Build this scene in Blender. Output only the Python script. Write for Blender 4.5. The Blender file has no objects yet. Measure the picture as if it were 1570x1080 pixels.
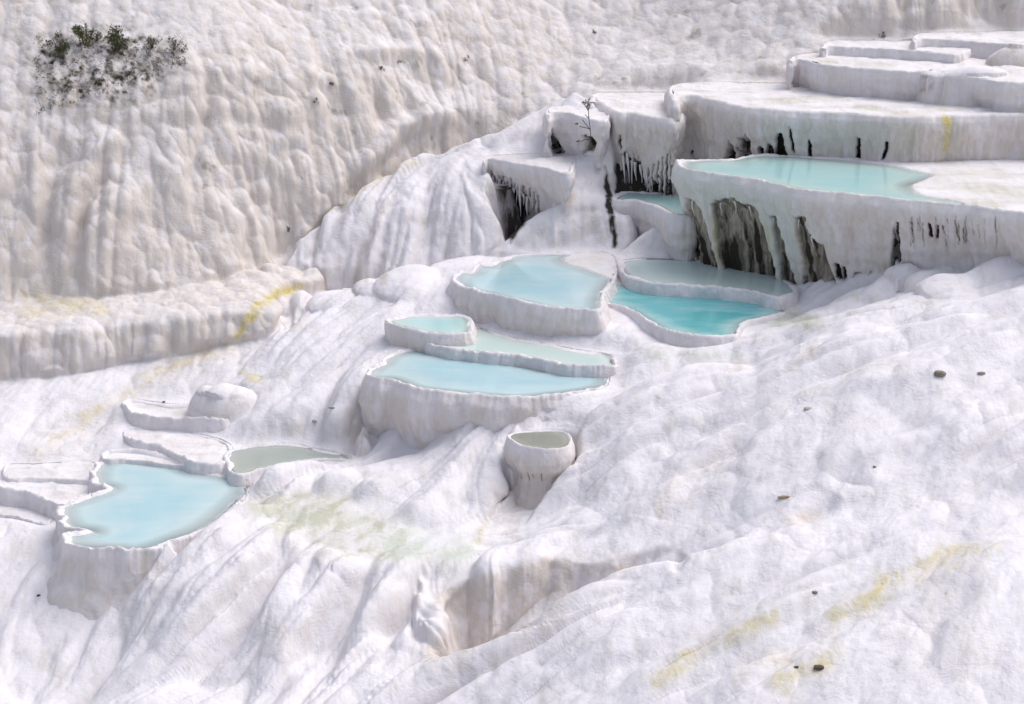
import bpy, math, random
import numpy as np
random.seed(7); rng = np.random.default_rng(7)
SC = bpy.context.scene
COL = SC.collection

# ------------------------------------------------------------------ camera, sky, sun, exposure
PITCH = math.radians(16.0); HC = 50.0; FP = 3541.0          # focal length in photo pixels
cam_d = bpy.data.cameras.new('camera'); cam_d.sensor_width = 36.0
cam_d.lens = 36.0 * FP / 1570.0; cam_d.clip_start = 1.0; cam_d.clip_end = 1000.0
cam = bpy.data.objects.new('camera', cam_d); COL.objects.link(cam)
cam.location = (0, 0, HC); cam.rotation_euler = (math.radians(90) - PITCH, 0, 0)
SC.camera = cam
SUN_EL, SUN_AZ = math.radians(57), math.radians(66)          # azimuth measured from +Y (away from camera) towards +X
world = bpy.data.worlds.new('World'); SC.world = world; world.use_nodes = True
wn = world.node_tree.nodes; wl = world.node_tree.links
sky = wn.new('ShaderNodeTexSky'); sky.sky_type = 'NISHITA'; sky.sun_disc = False
sky.sun_elevation = SUN_EL; sky.sun_rotation = SUN_AZ
sky.air_density = 1.0; sky.dust_density = 6.0; sky.ozone_density = 1.0; sky.altitude = 300
wn['Background'].inputs['Strength'].default_value = 0.15
hs = wn.new('ShaderNodeHueSaturation'); hs.inputs['Saturation'].default_value = .55; wl.new(sky.outputs[0], hs.inputs['Color']); wl.new(hs.outputs[0], wn['Background'].inputs['Color'])   # thin overcast: most of the blue is gone
sun_d = bpy.data.lights.new('sun', 'SUN'); sun_d.energy = 0.5; sun_d.angle = math.radians(60); sun_d.color = (1.0, 0.96, 0.90)
sun = bpy.data.objects.new('sun', sun_d); COL.objects.link(sun)
sun.rotation_euler = (-(math.pi/2 - SUN_EL), 0, -SUN_AZ)
SC.view_settings.view_transform = 'Standard'; SC.view_settings.look = 'None'
SC.view_settings.exposure = 0.34; SC.view_settings.gamma = 1.0; SC.view_settings.use_curve_mapping = False
SC.cycles.max_bounces = 5; SC.cycles.diffuse_bounces = 4

# ------------------------------------------------------------------ pixel <-> place helpers (photo pixels, used to survey the site)
CP = np.array([0.0, 0.0, HC]); FW = np.array([0, math.cos(PITCH), -math.sin(PITCH)]); UPV = np.array([0, math.sin(PITCH), math.cos(PITCH)])
def ray(px, py):
    px = np.asarray(px, float); py = np.asarray(py, float)
    a = (px - 785) / FP; b = (540 - py) / FP
    return np.stack([a, FW[1] + UPV[1]*b, FW[2] + UPV[2]*b], -1)
def at_d(px, py, D):
    r = ray(px, py); t = np.asarray(D, float) / r[..., 1]; return CP + r * t[..., None]
def at_z(px, py, z):
    r = ray(px, py); t = (z - HC) / r[..., 2]; return CP + r * t[..., None]
def proj(P):
    v = P - CP; d = v @ FW
    return 785 + FP * v[..., 0] / d, 540 - FP * (v @ UPV) / d, d

# ------------------------------------------------------------------ numeric noise
def _h(ix, iy, iz, s):
    n = (ix.astype(np.int64) * 374761393 + iy.astype(np.int64) * 668265263 + iz.astype(np.int64) * 2147483647 + s * 974634777) & 0xffffffff
    n = ((n ^ (n >> 13)) * 1274126177) & 0xffffffff
    n = (n ^ (n >> 16)) & 0xffffffff
    return n
def _hf(ix, iy, iz, s): return (_h(ix, iy, iz, s) & 0xffffff).astype(np.float32) / np.float32(0xffffff)
def vn(P, s=0):
    P = np.asarray(P, np.float32); I = np.floor(P); f = P - I; I = I.astype(np.int64); f = f*f*f*(f*(f*6-15)+10)
    out = 0
    for dx in (0, 1):
        wx = f[:, 0] if dx else 1 - f[:, 0]
        for dy in (0, 1):
            wy = f[:, 1] if dy else 1 - f[:, 1]
            for dz in (0, 1):
                wz = f[:, 2] if dz else 1 - f[:, 2]
                out = out + wx*wy*wz*_hf(I[:, 0]+dx, I[:, 1]+dy, I[:, 2]+dz, s)
    return out * 2 - 1
def fbm(P, s=0, o=3, g=.5):
    r = 0; a = 1; t = 0
    for k in range(o): r = r + a*vn(P * (2.03**k) + 17.3*k, s + k); t += a; a *= g
    return r / t
def worley(P, s=0):
    """squared distance to nearest jittered point: 1 - d makes rounded lobes with creases"""
    P = np.asarray(P, np.float32); I = np.floor(P).astype(np.int64); f = P - I
    best = np.full(len(P), 9.0, np.float32)
    for dx in (-1, 0, 1):
        for dy in (-1, 0, 1):
            for dz in (-1, 0, 1):
                h = _h(I[:, 0]+dx, I[:, 1]+dy, I[:, 2]+dz, s)
                ox = (h & 1023).astype(np.float32)/1023 + dx - f[:, 0]; oy = ((h >> 10) & 1023).astype(np.float32)/1023 + dy - f[:, 1]
                oz = ((h >> 20) & 1023).astype(np.float32)/1023 + dz - f[:, 2]
                np.minimum(best, ox*ox + oy*oy + oz*oz, out=best)
    return best
def drapes(P, s=0, k=.35):
    """rounded tops that trail off downwards, like flowstone curtains"""
    P = np.asarray(P, np.float32); I = np.floor(P).astype(np.int64); f = P - I
    best = np.full(len(P), 9.0, np.float32)
    for dx in (-1, 0, 1):
        for dy in (-1, 0, 1):
            for dz in (-1, 0, 1, 2):
                h = _h(I[:, 0]+dx, I[:, 1]+dy, I[:, 2]+dz, s)
                ox = (h & 1023).astype(np.float32)/1023 + dx - f[:, 0]; oy = ((h >> 10) & 1023).astype(np.float32)/1023 + dy - f[:, 1]
                oz = ((h >> 20) & 1023).astype(np.float32)/1023 + dz - f[:, 2]; oz = np.where(oz > 0, oz*k, oz*1.6)
                np.minimum(best, ox*ox + oy*oy + oz*oz, out=best)
    return 1 - np.clip(best, 0, 1.1)
def lobes(P, s=0): return 1 - np.clip(worley(P, s), 0, 1.1)
def sst(a, b, x):
    t = np.clip((x - a) / (b - a), 0, 1); return t*t*(3 - 2*t)

# ------------------------------------------------------------------ 2-D geometry helpers
def catmull(pts, closed=True, n=8):
    P = np.array(pts, float); N = len(P); out = []
    for i in range(N if closed else N-1):
        if closed: a, b, c, d = P[(i-1) % N], P[i], P[(i+1) % N], P[(i+2) % N]
        else: a, b, c, d = P[max(i-1, 0)], P[i], P[i+1], P[min(i+2, N-1)]
        for k in range(n):
            t = k/n
            out.append(.5*((2*b) + (c-a)*t + (2*a-5*b+4*c-d)*t*t + (-a+3*b-3*c+d)*t**3))
    if not closed: out.append(P[-1])
    return np.array(out)
def resample(P, step, closed=True):
    Q = np.vstack([P, P[:1]]) if closed else P
    L = np.r_[0, np.cumsum(np.linalg.norm(np.diff(Q, axis=0), axis=1))]
    n = max(8, int(L[-1]/step)); s = np.linspace(0, L[-1], n, endpoint=not closed)
    return np.stack([np.interp(s, L, Q[:, k]) for k in range(Q.shape[1])], -1), s
def dist_line(X, Y, poly, closed=False):
    """distance to polyline and side (+1 left of travel)"""
    poly = np.asarray(poly, float); best = np.full(X.shape, 1e9); side = np.zeros(X.shape); tt = np.zeros(X.shape)
    N = len(poly); M = N if closed else N-1
    for i in range(M):
        a = poly[i]; b = poly[(i+1) % N]; e = b - a; l2 = e @ e + 1e-12
        wx = X - a[0]; wy = Y - a[1]; t = np.clip((wx*e[0] + wy*e[1]) / l2, 0, 1)
        d = np.hypot(wx - t*e[0], wy - t*e[1]); m = d < best
        best = np.where(m, d, best); side = np.where(m, np.sign(e[0]*wy - e[1]*wx), side); tt = np.where(m, (i + t)/M, tt)
    return best, side, tt
def inside(X, Y, poly):
    poly = np.asarray(poly, float); c = np.zeros(X.shape, bool); N = len(poly); j = N-1
    for i in range(N):
        xi, yi = poly[i]; xj, yj = poly[j]
        if yi != yj: c ^= ((yi > Y) != (yj > Y)) & (X < (xj-xi)*(Y-yi)/(yj-yi) + xi)
        j = i
    return c
def sdist(X, Y, poly, reach=1e9):
    """signed distance, negative inside; beyond `reach` of the bounding box it is just large"""
    poly = np.asarray(poly, float)
    lo = poly.min(0) - reach; hi = poly.max(0) + reach
    out = np.full(X.shape, 1e3); m = (X > lo[0]) & (X < hi[0]) & (Y > lo[1]) & (Y < hi[1])
    if m.any():
        x = X[m]; y = Y[m]; d = dist_line(x, y, poly, True)[0]; out[m] = np.where(inside(x, y, poly), -d, d)
    return out
class TPS:
    def __init__(s, X, v, lam=1e-3):
        X = np.asarray(X, float); s.mu = X.mean(0); s.sc = X.std(); X = (X - s.mu)/s.sc; s.X = X; n = len(X)
        K = s.k(X, X) + lam*np.eye(n); P = np.c_[np.ones(n), X]
        A = np.block([[K, P], [P.T, np.zeros((3, 3))]]); s.w = np.linalg.solve(A, np.r_[np.asarray(v, float), 0, 0, 0])
    def k(s, A, B):
        r2 = ((A[:, None] - B[None])**2).sum(-1) + 1e-12; return .5*r2*np.log(r2)
    def __call__(s, Q):
        Q = (np.asarray(Q, float) - s.mu)/s.sc; return s.k(Q, s.X) @ s.w[:-3] + s.w[-3] + Q @ s.w[-2:]

# ------------------------------------------------------------------ object helpers
def tag(o, label=None, cat=None, group=None, kind=None):
    if label: o['label'] = label
    if cat: o['category'] = cat
    if group: o['group'] = group
    if kind: o['kind'] = kind
    return o
def empty(name, loc=(0, 0, 0)):
    o = bpy.data.objects.new(name, None); COL.objects.link(o); o.location = loc; o.empty_display_size = .3; return o
def mesh_obj(name, V, F, mat, parent=None, attrs=None, smooth=True):
    V = np.asarray(V, np.float32); F = np.asarray(F, np.int32); k = F.shape[1]
    me = bpy.data.meshes.new(name)
    me.vertices.add(len(V)); me.vertices.foreach_set('co', V.ravel())
    me.loops.add(F.size); me.loops.foreach_set('vertex_index', F.ravel())
    me.polygons.add(len(F)); me.polygons.foreach_set('loop_start', np.arange(0, F.size, k, dtype=np.int32))
    me.polygons.foreach_set('use_smooth', np.full(len(F), smooth))
    me.update(calc_edges=True)
    if attrs:
        for an, av in attrs.items():
            a = me.attributes.new(an, 'FLOAT_COLOR', 'POINT')
            c = np.ones((len(V), 4), np.float32); c[:, :av.shape[1]] = av; a.data.foreach_set('color', c.ravel())
    me.materials.append(mat)
    o = bpy.data.objects.new(name, me); COL.objects.link(o)
    if parent is not None:
        o.parent = parent; o.matrix_parent_inverse = parent.matrix_world.inverted() if False else o.matrix_parent_inverse
        o.location = -np.array(parent.location)
    return o
def grid_faces(nr, nc, wrap=False):
    i = np.arange(nr-1)[:, None]; j = np.arange(nc if wrap else nc-1)[None]
    j2 = (j+1) % nc
    return np.stack([i*nc+j, i*nc+j2, (i+1)*nc+j2, (i+1)*nc+j], -1).reshape(-1, 4)

# ------------------------------------------------------------------ materials
def nodes(name):
    m = bpy.data.materials.new(name); m.use_nodes = True; nt = m.node_tree; return m, nt, nt.nodes, nt.links
def N(nt, t, **k):
    n = nt.nodes.new(t)
    for a, b in k.items():
        if a in n.inputs.keys() if hasattr(n.inputs, 'keys') else False: n.inputs[a].default_value = b
        else: setattr(n, a, b)
    return n
def mixc(nt, fac, a, b, blend='MIX'):
    n = nt.nodes.new('ShaderNodeMix'); n.data_type = 'RGBA'; n.blend_type = blend
    for s, v in ((0, fac), (6, a), (7, b)):
        if isinstance(v, (int, float)): n.inputs[s].default_value = v
        elif isinstance(v, tuple): n.inputs[s].default_value = (*v, 1)
        else: nt.links.new(v, n.inputs[s])
    return n.outputs[2]
def math_(nt, op, a, b=None, clamp=False):
    n = nt.nodes.new('ShaderNodeMath'); n.operation = op; n.use_clamp = clamp
    for s, v in ((0, a), (1, b)):
        if v is None: continue
        if isinstance(v, (int, float)): n.inputs[s].default_value = v
        else: nt.links.new(v, n.inputs[s])
    return n.outputs[0]
def noise(nt, vec, scale, detail=3, rough=.5):
    n = nt.nodes.new('ShaderNodeTexNoise'); n.inputs['Scale'].default_value = scale; n.inputs['Detail'].default_value = detail
    n.inputs['Roughness'].default_value = rough; nt.links.new(vec, n.inputs['Vector']); return n.outputs['Fac']
def ramp(nt, v, a, b):
    n = nt.nodes.new('ShaderNodeMapRange'); n.interpolation_type = 'SMOOTHSTEP'
    n.inputs['From Min'].default_value = a; n.inputs['From Max'].default_value = b; nt.links.new(v, n.inputs['Value']); return n.outputs[0]

def travertine():
    m, nt, ns, lk = nodes('travertine')
    b = ns['Principled BSDF']; b.inputs['Roughness'].default_value = .85
    b.inputs['Specular IOR Level'].default_value = .25
    geo = ns.new('ShaderNodeNewGeometry')
    st = ns.new('ShaderNodeAttribute'); st.attribute_name = 'stain_shade'; sx = ns.new('ShaderNodeSeparateColor'); lk.new(st.outputs['Color'], sx.inputs[0])
    s2 = ns.new('ShaderNodeAttribute'); s2.attribute_name = 'stain_shade_b'; s2x = ns.new('ShaderNodeSeparateColor'); lk.new(s2.outputs['Color'], s2x.inputs[0])
    mp = ns.new('ShaderNodeMapping'); mp.inputs['Scale'].default_value = (1, 1, .18); lk.new(geo.outputs['Position'], mp.inputs[0])
    mf = ns.new('ShaderNodeMapping'); mf.inputs['Rotation'].default_value = (0, 0, math.radians(-26)); mf.inputs['Scale'].default_value = (1, .22, .6); lk.new(geo.outputs['Position'], mf.inputs[0])
    n1 = noise(nt, mp.outputs[0], 2.2, 5, .6); n2 = noise(nt, geo.outputs['Position'], .55, 4, .55)
    n3 = noise(nt, geo.outputs['Position'], 6, 6, .72); nf = noise(nt, mf.outputs[0], 1.6, 5, .62)
    mv = ns.new('ShaderNodeMapping'); mv.inputs['Scale'].default_value = (1, 1, .12); lk.new(geo.outputs['Position'], mv.inputs[0]); nv = noise(nt, mv.outputs[0], 8, 4, .6)
    nfine = noise(nt, geo.outputs['Position'], 22, 3, .7)
    white = mixc(nt, ramp(nt, n2, .35, .7), (.83, .81, .86), (.77, .745, .79))
    white = mixc(nt, math_(nt, 'MULTIPLY', ramp(nt, nf, .50, .72), .6), white, (.62, .60, .585))
    # creamy calcite on steep walls, painted shade on some faces (R of stain), streaked
    be = math_(nt, 'MULTIPLY', sx.outputs[0], math_(nt, 'ADD', ramp(nt, n1, .3, .68), .45), True)
    c = mixc(nt, be, white, (.67, .61, .57))
    gr = math_(nt, 'MULTIPLY', sx.outputs[1], math_(nt, 'ADD', math_(nt, 'MULTIPLY', ramp(nt, nf, .3, .7), .55), .35), True)
    c = mixc(nt, gr, c, (.47, .46, .35))
    ye = math_(nt, 'MULTIPLY', sx.outputs[2], math_(nt, 'ADD', ramp(nt, n3, .3, .6), .35), True)
    c = mixc(nt, ye, c, (.60, .50, .14))
    # bare old rock (R), black crust and painted cave darkness (G), faint blue-green film (B)
    rk = mixc(nt, ramp(nt, math_(nt, 'ADD', math_(nt, 'MULTIPLY', n1, .6), math_(nt, 'MULTIPLY', nv, .4)), .38, .58), (.46, .41, .34), (.19, .165, .13))
    c = mixc(nt, math_(nt, 'MULTIPLY', s2x.outputs[2], .8), c, (.60, .68, .62))
    c = mixc(nt, s2x.outputs[0], c, rk)
    bk = math_(nt, 'MULTIPLY', s2x.outputs[1], math_(nt, 'ADD', ramp(nt, n1, .35, .6), .8), True)
    c = mixc(nt, bk, c, (.035, .028, .022))
    # small dust specks of darker grain
    c = mixc(nt, math_(nt, 'MULTIPLY', ramp(nt, nfine, .58, .76), .3), c, (.50, .46, .42))
    lk.new(c, b.inputs['Base Color'])
    bp = ns.new('ShaderNodeBump'); bp.inputs['Strength'].default_value = .55; bp.inputs['Distance'].default_value = .045
    hh = math_(nt, 'ADD', math_(nt, 'MULTIPLY', n3, 1.6), math_(nt, 'MULTIPLY', nfine, .5)); hh = math_(nt, 'ADD', hh, math_(nt, 'MULTIPLY', nf, 1.6))
    hh = math_(nt, 'ADD', hh, math_(nt, 'MULTIPLY', math_(nt, 'MULTIPLY', n1, sx.outputs[0]), 2.2))
    sz = ns.new('ShaderNodeSeparateXYZ'); lk.new(geo.outputs['Position'], sz.inputs[0])
    ph = math_(nt, 'ADD', math_(nt, 'MULTIPLY', sz.outputs[2], 5.5), math_(nt, 'MULTIPLY', n2, 9.0)); ph = math_(nt, 'ADD', ph, math_(nt, 'MULTIPLY', nf, 2.5))
    rp = math_(nt, 'FRACT', ph); rp = math_(nt, 'POWER', rp, 2.5); rp = math_(nt, 'MULTIPLY', rp, ramp(nt, noise(nt, geo.outputs['Position'], 1.1, 2, .5), .42, .62)); hh = math_(nt, 'ADD', hh, math_(nt, 'MULTIPLY', rp, .8)); lk.new(hh, bp.inputs['Height'])
    lk.new(bp.outputs[0], b.inputs['Normal'])
    return m
TRAV = travertine()
def water_mat(name, deep, shallow, rough=.04, alpha0=.3, ripple=.1):
    m, nt, ns, lk = nodes(name); b = ns['Principled BSDF']
    at = ns.new('ShaderNodeAttribute'); at.attribute_name = 'depth'; sx = ns.new('ShaderNodeSeparateColor'); lk.new(at.outputs['Color'], sx.inputs[0])
    geo = ns.new('ShaderNodeNewGeometry'); mw_ = ns.new('ShaderNodeMapping'); mw_.inputs['Scale'].default_value = (.35, .8, 1); nt.links.new(geo.outputs['Position'], mw_.inputs[0]); n = noise(nt, mw_.outputs[0], 1.0, 5, .6)
    d = math_(nt, 'ADD', sx.outputs[0], math_(nt, 'MULTIPLY', math_(nt, 'SUBTRACT', n, .52), 1.5), True)
    lk.new(mixc(nt, d, shallow, deep), b.inputs['Base Color'])
    b.inputs['Roughness'].default_value = rough; b.inputs['IOR'].default_value = 1.33
    a = nt.nodes.new('ShaderNodeMapRange'); a.inputs['From Max'].default_value = .45; a.inputs['To Min'].default_value = alpha0
    lk.new(sx.outputs[0], a.inputs['Value']); lk.new(a.outputs[0], b.inputs['Alpha'])
    mp = ns.new('ShaderNodeMapping'); mp.inputs['Scale'].default_value = (1, .6, 1); lk.new(geo.outputs['Position'], mp.inputs[0])
    bp = ns.new('ShaderNodeBump'); bp.inputs['Strength'].default_value = ripple; bp.inputs['Distance'].default_value = .03
    lk.new(noise(nt, mp.outputs[0], 6, 2, .5), bp.inputs['Height']); lk.new(bp.outputs[0], b.inputs['Normal'])
    return m
W_BLUE = water_mat('water_milky_blue', (.38, .59, .66), (.57, .68, .69))
W_CYAN = water_mat('water_turquoise', (.13, .45, .49), (.50, .68, .68), .02, .5, .06)
W_PALE = water_mat('water_pale_green', (.54, .67, .65), (.64, .70, .68))
W_AQUA = water_mat('water_aqua', (.38, .61, .62), (.52, .64, .60), .04)
W_DULL = water_mat('water_dull_grey', (.26, .27, .23), (.36, .36, .31), .05, .8)
W_GREY = water_mat('water_grey', (.36, .41, .38), (.46, .48, .43))
def plain(name, col, rough=.8):
    m, nt, ns, lk = nodes(name); b = ns['Principled BSDF']; b.inputs['Roughness'].default_value = rough
    geo = ns.new('ShaderNodeNewGeometry'); n = noise(nt, geo.outputs['Position'], 9, 3, .6)
    lk.new(mixc(nt, n, tuple(c*.55 for c in col), tuple(min(1, c*1.4) for c in col)), b.inputs['Base Color'])
    bp = ns.new('ShaderNodeBump'); bp.inputs['Distance'].default_value = .02; bp.inputs['Strength'].default_value = .6; lk.new(n, bp.inputs['Height']); lk.new(bp.outputs[0], b.inputs['Normal'])
    return m
M_LEAF = plain('leaf_green', (.075, .095, .03)); M_TWIG = plain('twig_brown', (.10, .075, .05)); M_DRY = plain('dry_scrub_grey', (.15, .13, .095))
M_STONE = plain('stone_grey', (.22, .19, .15)); M_PALE = plain('stone_pale', (.45, .43, .40)); M_WOOD = plain('wood_tan', (.28, .21, .11)); M_DARKST = plain('stone_dark', (.09, .075, .055))

# ------------------------------------------------------------------ survey of the pools and dry terraces (photo outline, water level)
POOLS = {}
def pool(key, z, pts, **k): POOLS[key] = dict(z=z, px=pts, **k)
pool('P0', 26.9, [(1037,250),(1048,246),(1090,246),(1120,246),(1147,240),(1203,239),(1287,244),(1370,246),(1440,244),(1530,244),(1640,246),(1700,300),(1640,335),(1530,322),(1470,314),(1387,307),(1320,300),(1237,293),(1170,278),(1120,270),(1053,260)],
     water=[(1042,254),(1060,246),(1120,244),(1147,239),(1203,238),(1287,245),(1370,254),(1403,261),(1432,268),(1420,276),(1400,285),(1412,297),(1437,303),(1480,311),(1440,317),(1387,312),(1320,305),(1237,298),(1170,283),(1120,275),(1053,265)])
pool('P0b', 24.1, [(940,306),(946,298),(970,295),(1009,297),(1060,297),(1070,330),(1031,331),(1009,319),(975,309),(955,308)])
pool('P1', 21.7, water=[(697,427),(707,418),(722,419),(734,407),(750,408),(760,402),(775,398),(783,394),(820,391),(875,389),(866,396),(872,404),(897,411),(918,419),(938,428),(930,445),(922,460),(918,476),(887,478),(837,474),(803,467),(753,455),(710,444)], pts=[(693,430),(700,421),(707,417),(722,418),(734,406),(750,407),(760,401),(775,397),(783,393),(820,390),(877,388),(930,388),(945,405),(940,430),(925,452),(920,476),(887,475),(837,471),(803,464),(753,452),(710,441)])
pool('P2', 21.2, [(922,448),(930,438),(960,437),(1020,442),(1087,447),(1150,452),(1178,460),(1195,470),(1203,479),(1177,487),(1143,495),(1133,505),(1127,515),(1087,518),(1045,513),(1013,504),(987,489),(963,475),(925,464)])
pool('P2b', 21.75, [(947,405),(960,399),(1000,396),(1060,398),(1130,400),(1195,424),(1222,446),(1200,458),(1178,455),(1150,447),(1087,441),(1040,438),(990,434),(958,422)])
pool('P3', 20.6, [(592,494),(600,490),(633,484),(680,484),(720,488),(720,512),(660,512),(627,505),(604,500)])
pool('P4', 20.1, [(641,520),(651,503),(687,497),(727,499),(753,508),(787,518),(837,528),(903,540),(935,545),(945,560),(917,563),(870,562),(803,548),(753,543),(703,538),(663,530)])
pool('P5', 19.64, [(562,574),(575,562),(585,558),(597,546),(637,536),(670,541),(720,546),(787,552),(820,562),(870,570),(925,572),(930,590),(900,600),(837,608),(797,611),(753,609),(687,603),(643,598),(620,591),(600,583),(575,582)])
pool('P6', 16.25, [(344,701),(355,690),(391,684),(452,682),(492,690),(530,697),(535,706),(500,706),(463,709),(398,722),(366,730),(350,722)])
pool('P7', 15.8, [(90,782),(97,775),(108,770),(120,766),(138,758),(140,759),(152,755),(163,749),(150,745),(141,738),(142,724),(150,713),(168,707),(203,703),(247,708),(279,715),(300,723),(344,728),(385,732),(380,755),(355,780),(330,800),(304,815),(268,829),(236,841),(205,846),(174,844),(140,841),(106,834),(98,824),(108,820),(136,816),(106,810),(92,797)])
pool('Q1', 16.8, [(188,623),(197,615),(223,615),(260,620),(300,622),(345,628),(350,645),(310,645),(280,643),(240,640),(205,635)])
pool('Q2', 16.2, [(189,668),(198,660),(230,660),(290,664),(350,680),(345,712),(293,711),(275,700),(240,685),(205,679)])
pool('Q3', 15.95, [(156,699),(166,692),(200,692),(240,696),(270,704),(290,716),(250,712),(200,706),(165,706)])
pool('L1', 15.5, [(10,712),(60,709),(150,708),(152,730),(145,738),(60,734),(10,734)])
pool('L2', 15.35, [(0,724),(60,721),(146,724),(142,752),(120,766),(98,778),(80,772),(40,757),(0,750)])
pool('L3', 14.7, [(-40,775),(20,768),(90,788),(78,800),(66,806),(20,796),(-40,790)])
pool('CUP', 18.55, [(779,672),(785,665),(809,662),(840,661),(862,663),(874,668),(876,678),(868,686),(850,690),(827,690),(800,684)])
pool('T1', 29.25, [(1034,156),(1038,148),(1060,146),(1097,154),(1140,164),(1187,169),(1287,174),(1387,180),(1460,178),(1550,176),(1700,172),(1700,128),(1400,125),(1200,128),(1080,126),(1030,132)])
pool('T2', 30.75, [(1211,95),(1225,91),(1262,100),(1310,105),(1353,108),(1420,112),(1487,119),(1560,128),(1700,120),(1700,80),(1400,78),(1240,82)])
pool('T3', 31.2, [(1262,76),(1268,72),(1310,73),(1360,76),(1420,80),(1470,84),(1480,66),(1300,62),(1266,66)])
pool('T4', 31.6, [(1402,66),(1410,61),(1460,62),(1530,67),(1600,72),(1700,70),(1700,48),(1450,50),(1405,54)])
pool('T5', 28.4, [(907,158),(912,152),(925,160),(946,172),(965,173),(990,178),(1015,181),(1033,181),(1045,168),(1045,145),(960,142),(912,144)])
pool('T6', 28.1, [(838,178),(846,173),(874,174),(905,184),(930,184),(930,165),(870,162),(842,166)])
pool('T7', 25.75, [(742,249),(748,244),(780,249),(828,257),(868,266),(878,258),(880,240),(850,236),(780,238),(750,240)])
for k, p in POOLS.items():
    P = at_z(*np.array(p['px'], float).T, p['z'])[:, :2]
    p['out'] = catmull(P, True, 5)
    if 'water' in p: p['wout'] = catmull(at_z(*np.array(p['water'], float).T, p['z'])[:, :2], True, 5)

# ------------------------------------------------------------------ terrain layers (survey points: photo x, photo y, distance)
LAY = {}
LAY['hillside'] = dict(c=[
 (40,610,107.5),(200,590,108.5),(330,540,110.5),(420,500,113.5),(480,455,115),(60,690,102.6),(150,660,104.8),(250,600,107.8),(200,660,104),(260,655,104.2),(400,560,109),(500,500,111),(560,455,113.8),(620,424,115.2),(680,402,117),(500,447,117.6),(565,443,117.8),(625,428,118.2),(700,405,118.8),
 (560,600,103),(500,650,101.6),(420,668,102.0),(350,640,104.3),(352,702,99.5),(340,690,100.7),(300,680,102.2),(250,700,101.4),(540,692,101.2),(620,697,100.3),(590,700,100.2),(655,680,99.6),(705,655,99.3),(650,722,97.3),(750,650,98.2),(760,700,97.3),(720,745,95.4),(850,620,98.5),(740,800,93.3),(800,802,93.0),(830,770,93.5),(850,740,93.9),(890,702,95.2),(900,676,96.2),(905,690,95.8),(875,732,94.3),(600,740,95.7),(560,790,93),(430,790,93.2),(400,745,96.0),
 (700,830,89.8),(600,840,89.2),(870,800,90.2),(950,760,90.5),(1000,700,93),(900,680,95.5),(1100,780,88.5),(1300,780,85.5),(1500,700,87),(1500,560,93.5),(1300,600,94),(1150,560,99.5),(1300,500,100.5),(1450,480,99.5),(1530,400,105.5),
 (1000,640,96.5),(700,930,87.6),(800,900,88.2),(1150,810,86),(500,870,87.7),(430,810,91.2),(380,770,94),(345,790,93.5),(300,825,91.7),(240,866,90.6),(270,880,89.4),(200,940,88.2),(60,1000,87.0),(60,1080,84.5),(250,1050,83),(400,1050,81.5),(550,1060,81.2),(640,1060,82),
 (40,900,91),(50,840,94),(50,750,98.7),(100,720,101.2),(150,905,89.6),(600,545,106.3),(740,625,98.7),(700,650,98),(870,600,99.3),(930,600,99.9),(945,580,101.2),(1200,500,105.5),(1215,480,107.6),(1165,508,104.9),(740,1000,86.3),(850,930,86.2),(662,1040,84.6),(950,885,86.8),(700,1010,86),(1050,860,86.6),(900,1000,84),(1260,480,106.3),(1130,530,102.8),(1000,545,102),(950,570,101),
 (1250,452,109.5),(1400,430,106.5),(1380,400,108),(1500,380,108),(1600,380,107),(1620,600,91),(1620,900,78),(1200,1000,80),(1450,900,81),
 (780,400,117),(900,395,117.5),(1000,385,118),(-60,620,107),(-60,800,96),(-60,1050,84),(300,1000,85)])
LAY['apron'] = dict(c=[(700,850,88.4),(600,850,88.4),(500,870,87.7),(690,897,86.6),(672,950,84.6),(660,1010,82.4),(655,1045,81),(600,960,84.2),(560,1060,80.7),(500,980,84.2),(400,1050,81.7),(780,868,87.2),(850,858,87.6),(900,838,88.4),(870,800,90),(1000,825,88),(1060,822,87.6),(1000,800,88.6),(760,830,89.6),(450,860,88.6)],
 poly=[(652,1140),(654,1060),(660,1010),(672,950),(690,900),(735,880),(785,868),(850,858),(905,866),(960,858),(1010,846),(1080,815),(1000,795),(880,800),(760,832),(600,835),(470,850),(420,950),(400,1140)], k=3.2, r=.25, wob=.22)
LAY['cliff'] = dict(c=[
 (60,455,114.5),(-60,455,114),(200,470,114),(300,462,114.8),(380,415,117),(440,420,119.8),(60,150,121),(-60,150,121),(60,300,117.6),(200,130,121.5),(200,300,118),(300,120,122),(300,300,118.5),(450,120,124),(450,250,121.6),(600,100,126.5),(600,200,125.5),
 (700,180,127.6),(750,120,129),(900,110,130),(900,60,133),(1000,130,126.5),(200,45,125),(200,-60,128.5),(-60,45,124.5),(-60,-60,127.5),(450,45,127.8),(450,-60,131.5),(700,45,131),(700,-60,135),(1000,45,133),(1000,-60,137),(1100,100,129),(1300,60,128.5),(1300,-60,132),(1600,50,128.5),(1600,-60,132),
 (1200,120,125.5),(560,330,122.4),(640,270,125.4)])
LAY['dome'] = dict(c=[
 (433,365,119),(500,317,121),(567,283,122.5),(633,248,124),(707,227,125),(800,190,126),(880,165,126),(560,335,119.2),(650,305,119.9),(700,270,121.6),(560,435,117.9),(650,400,118.3),(760,380,118.4),(740,300,119.6),(600,380,118.2),(800,250,121.8),(480,440,118.4),(470,395,118.7),(850,230,122.5),(950,150,124.5),(880,300,119.6),(900,340,118.4),(880,380,117.2)],
 poly=[(436,368),(500,319),(567,285),(633,251),(707,229),(800,186),(860,158),(930,140),(985,140),(985,240),(880,238),(800,241),(760,246),(745,262),(750,290),(760,315),(770,350),(777,385),(770,412),(700,435),(560,455),(470,448),(440,425)], k=4.5, r=.4, wob=.35)
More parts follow.
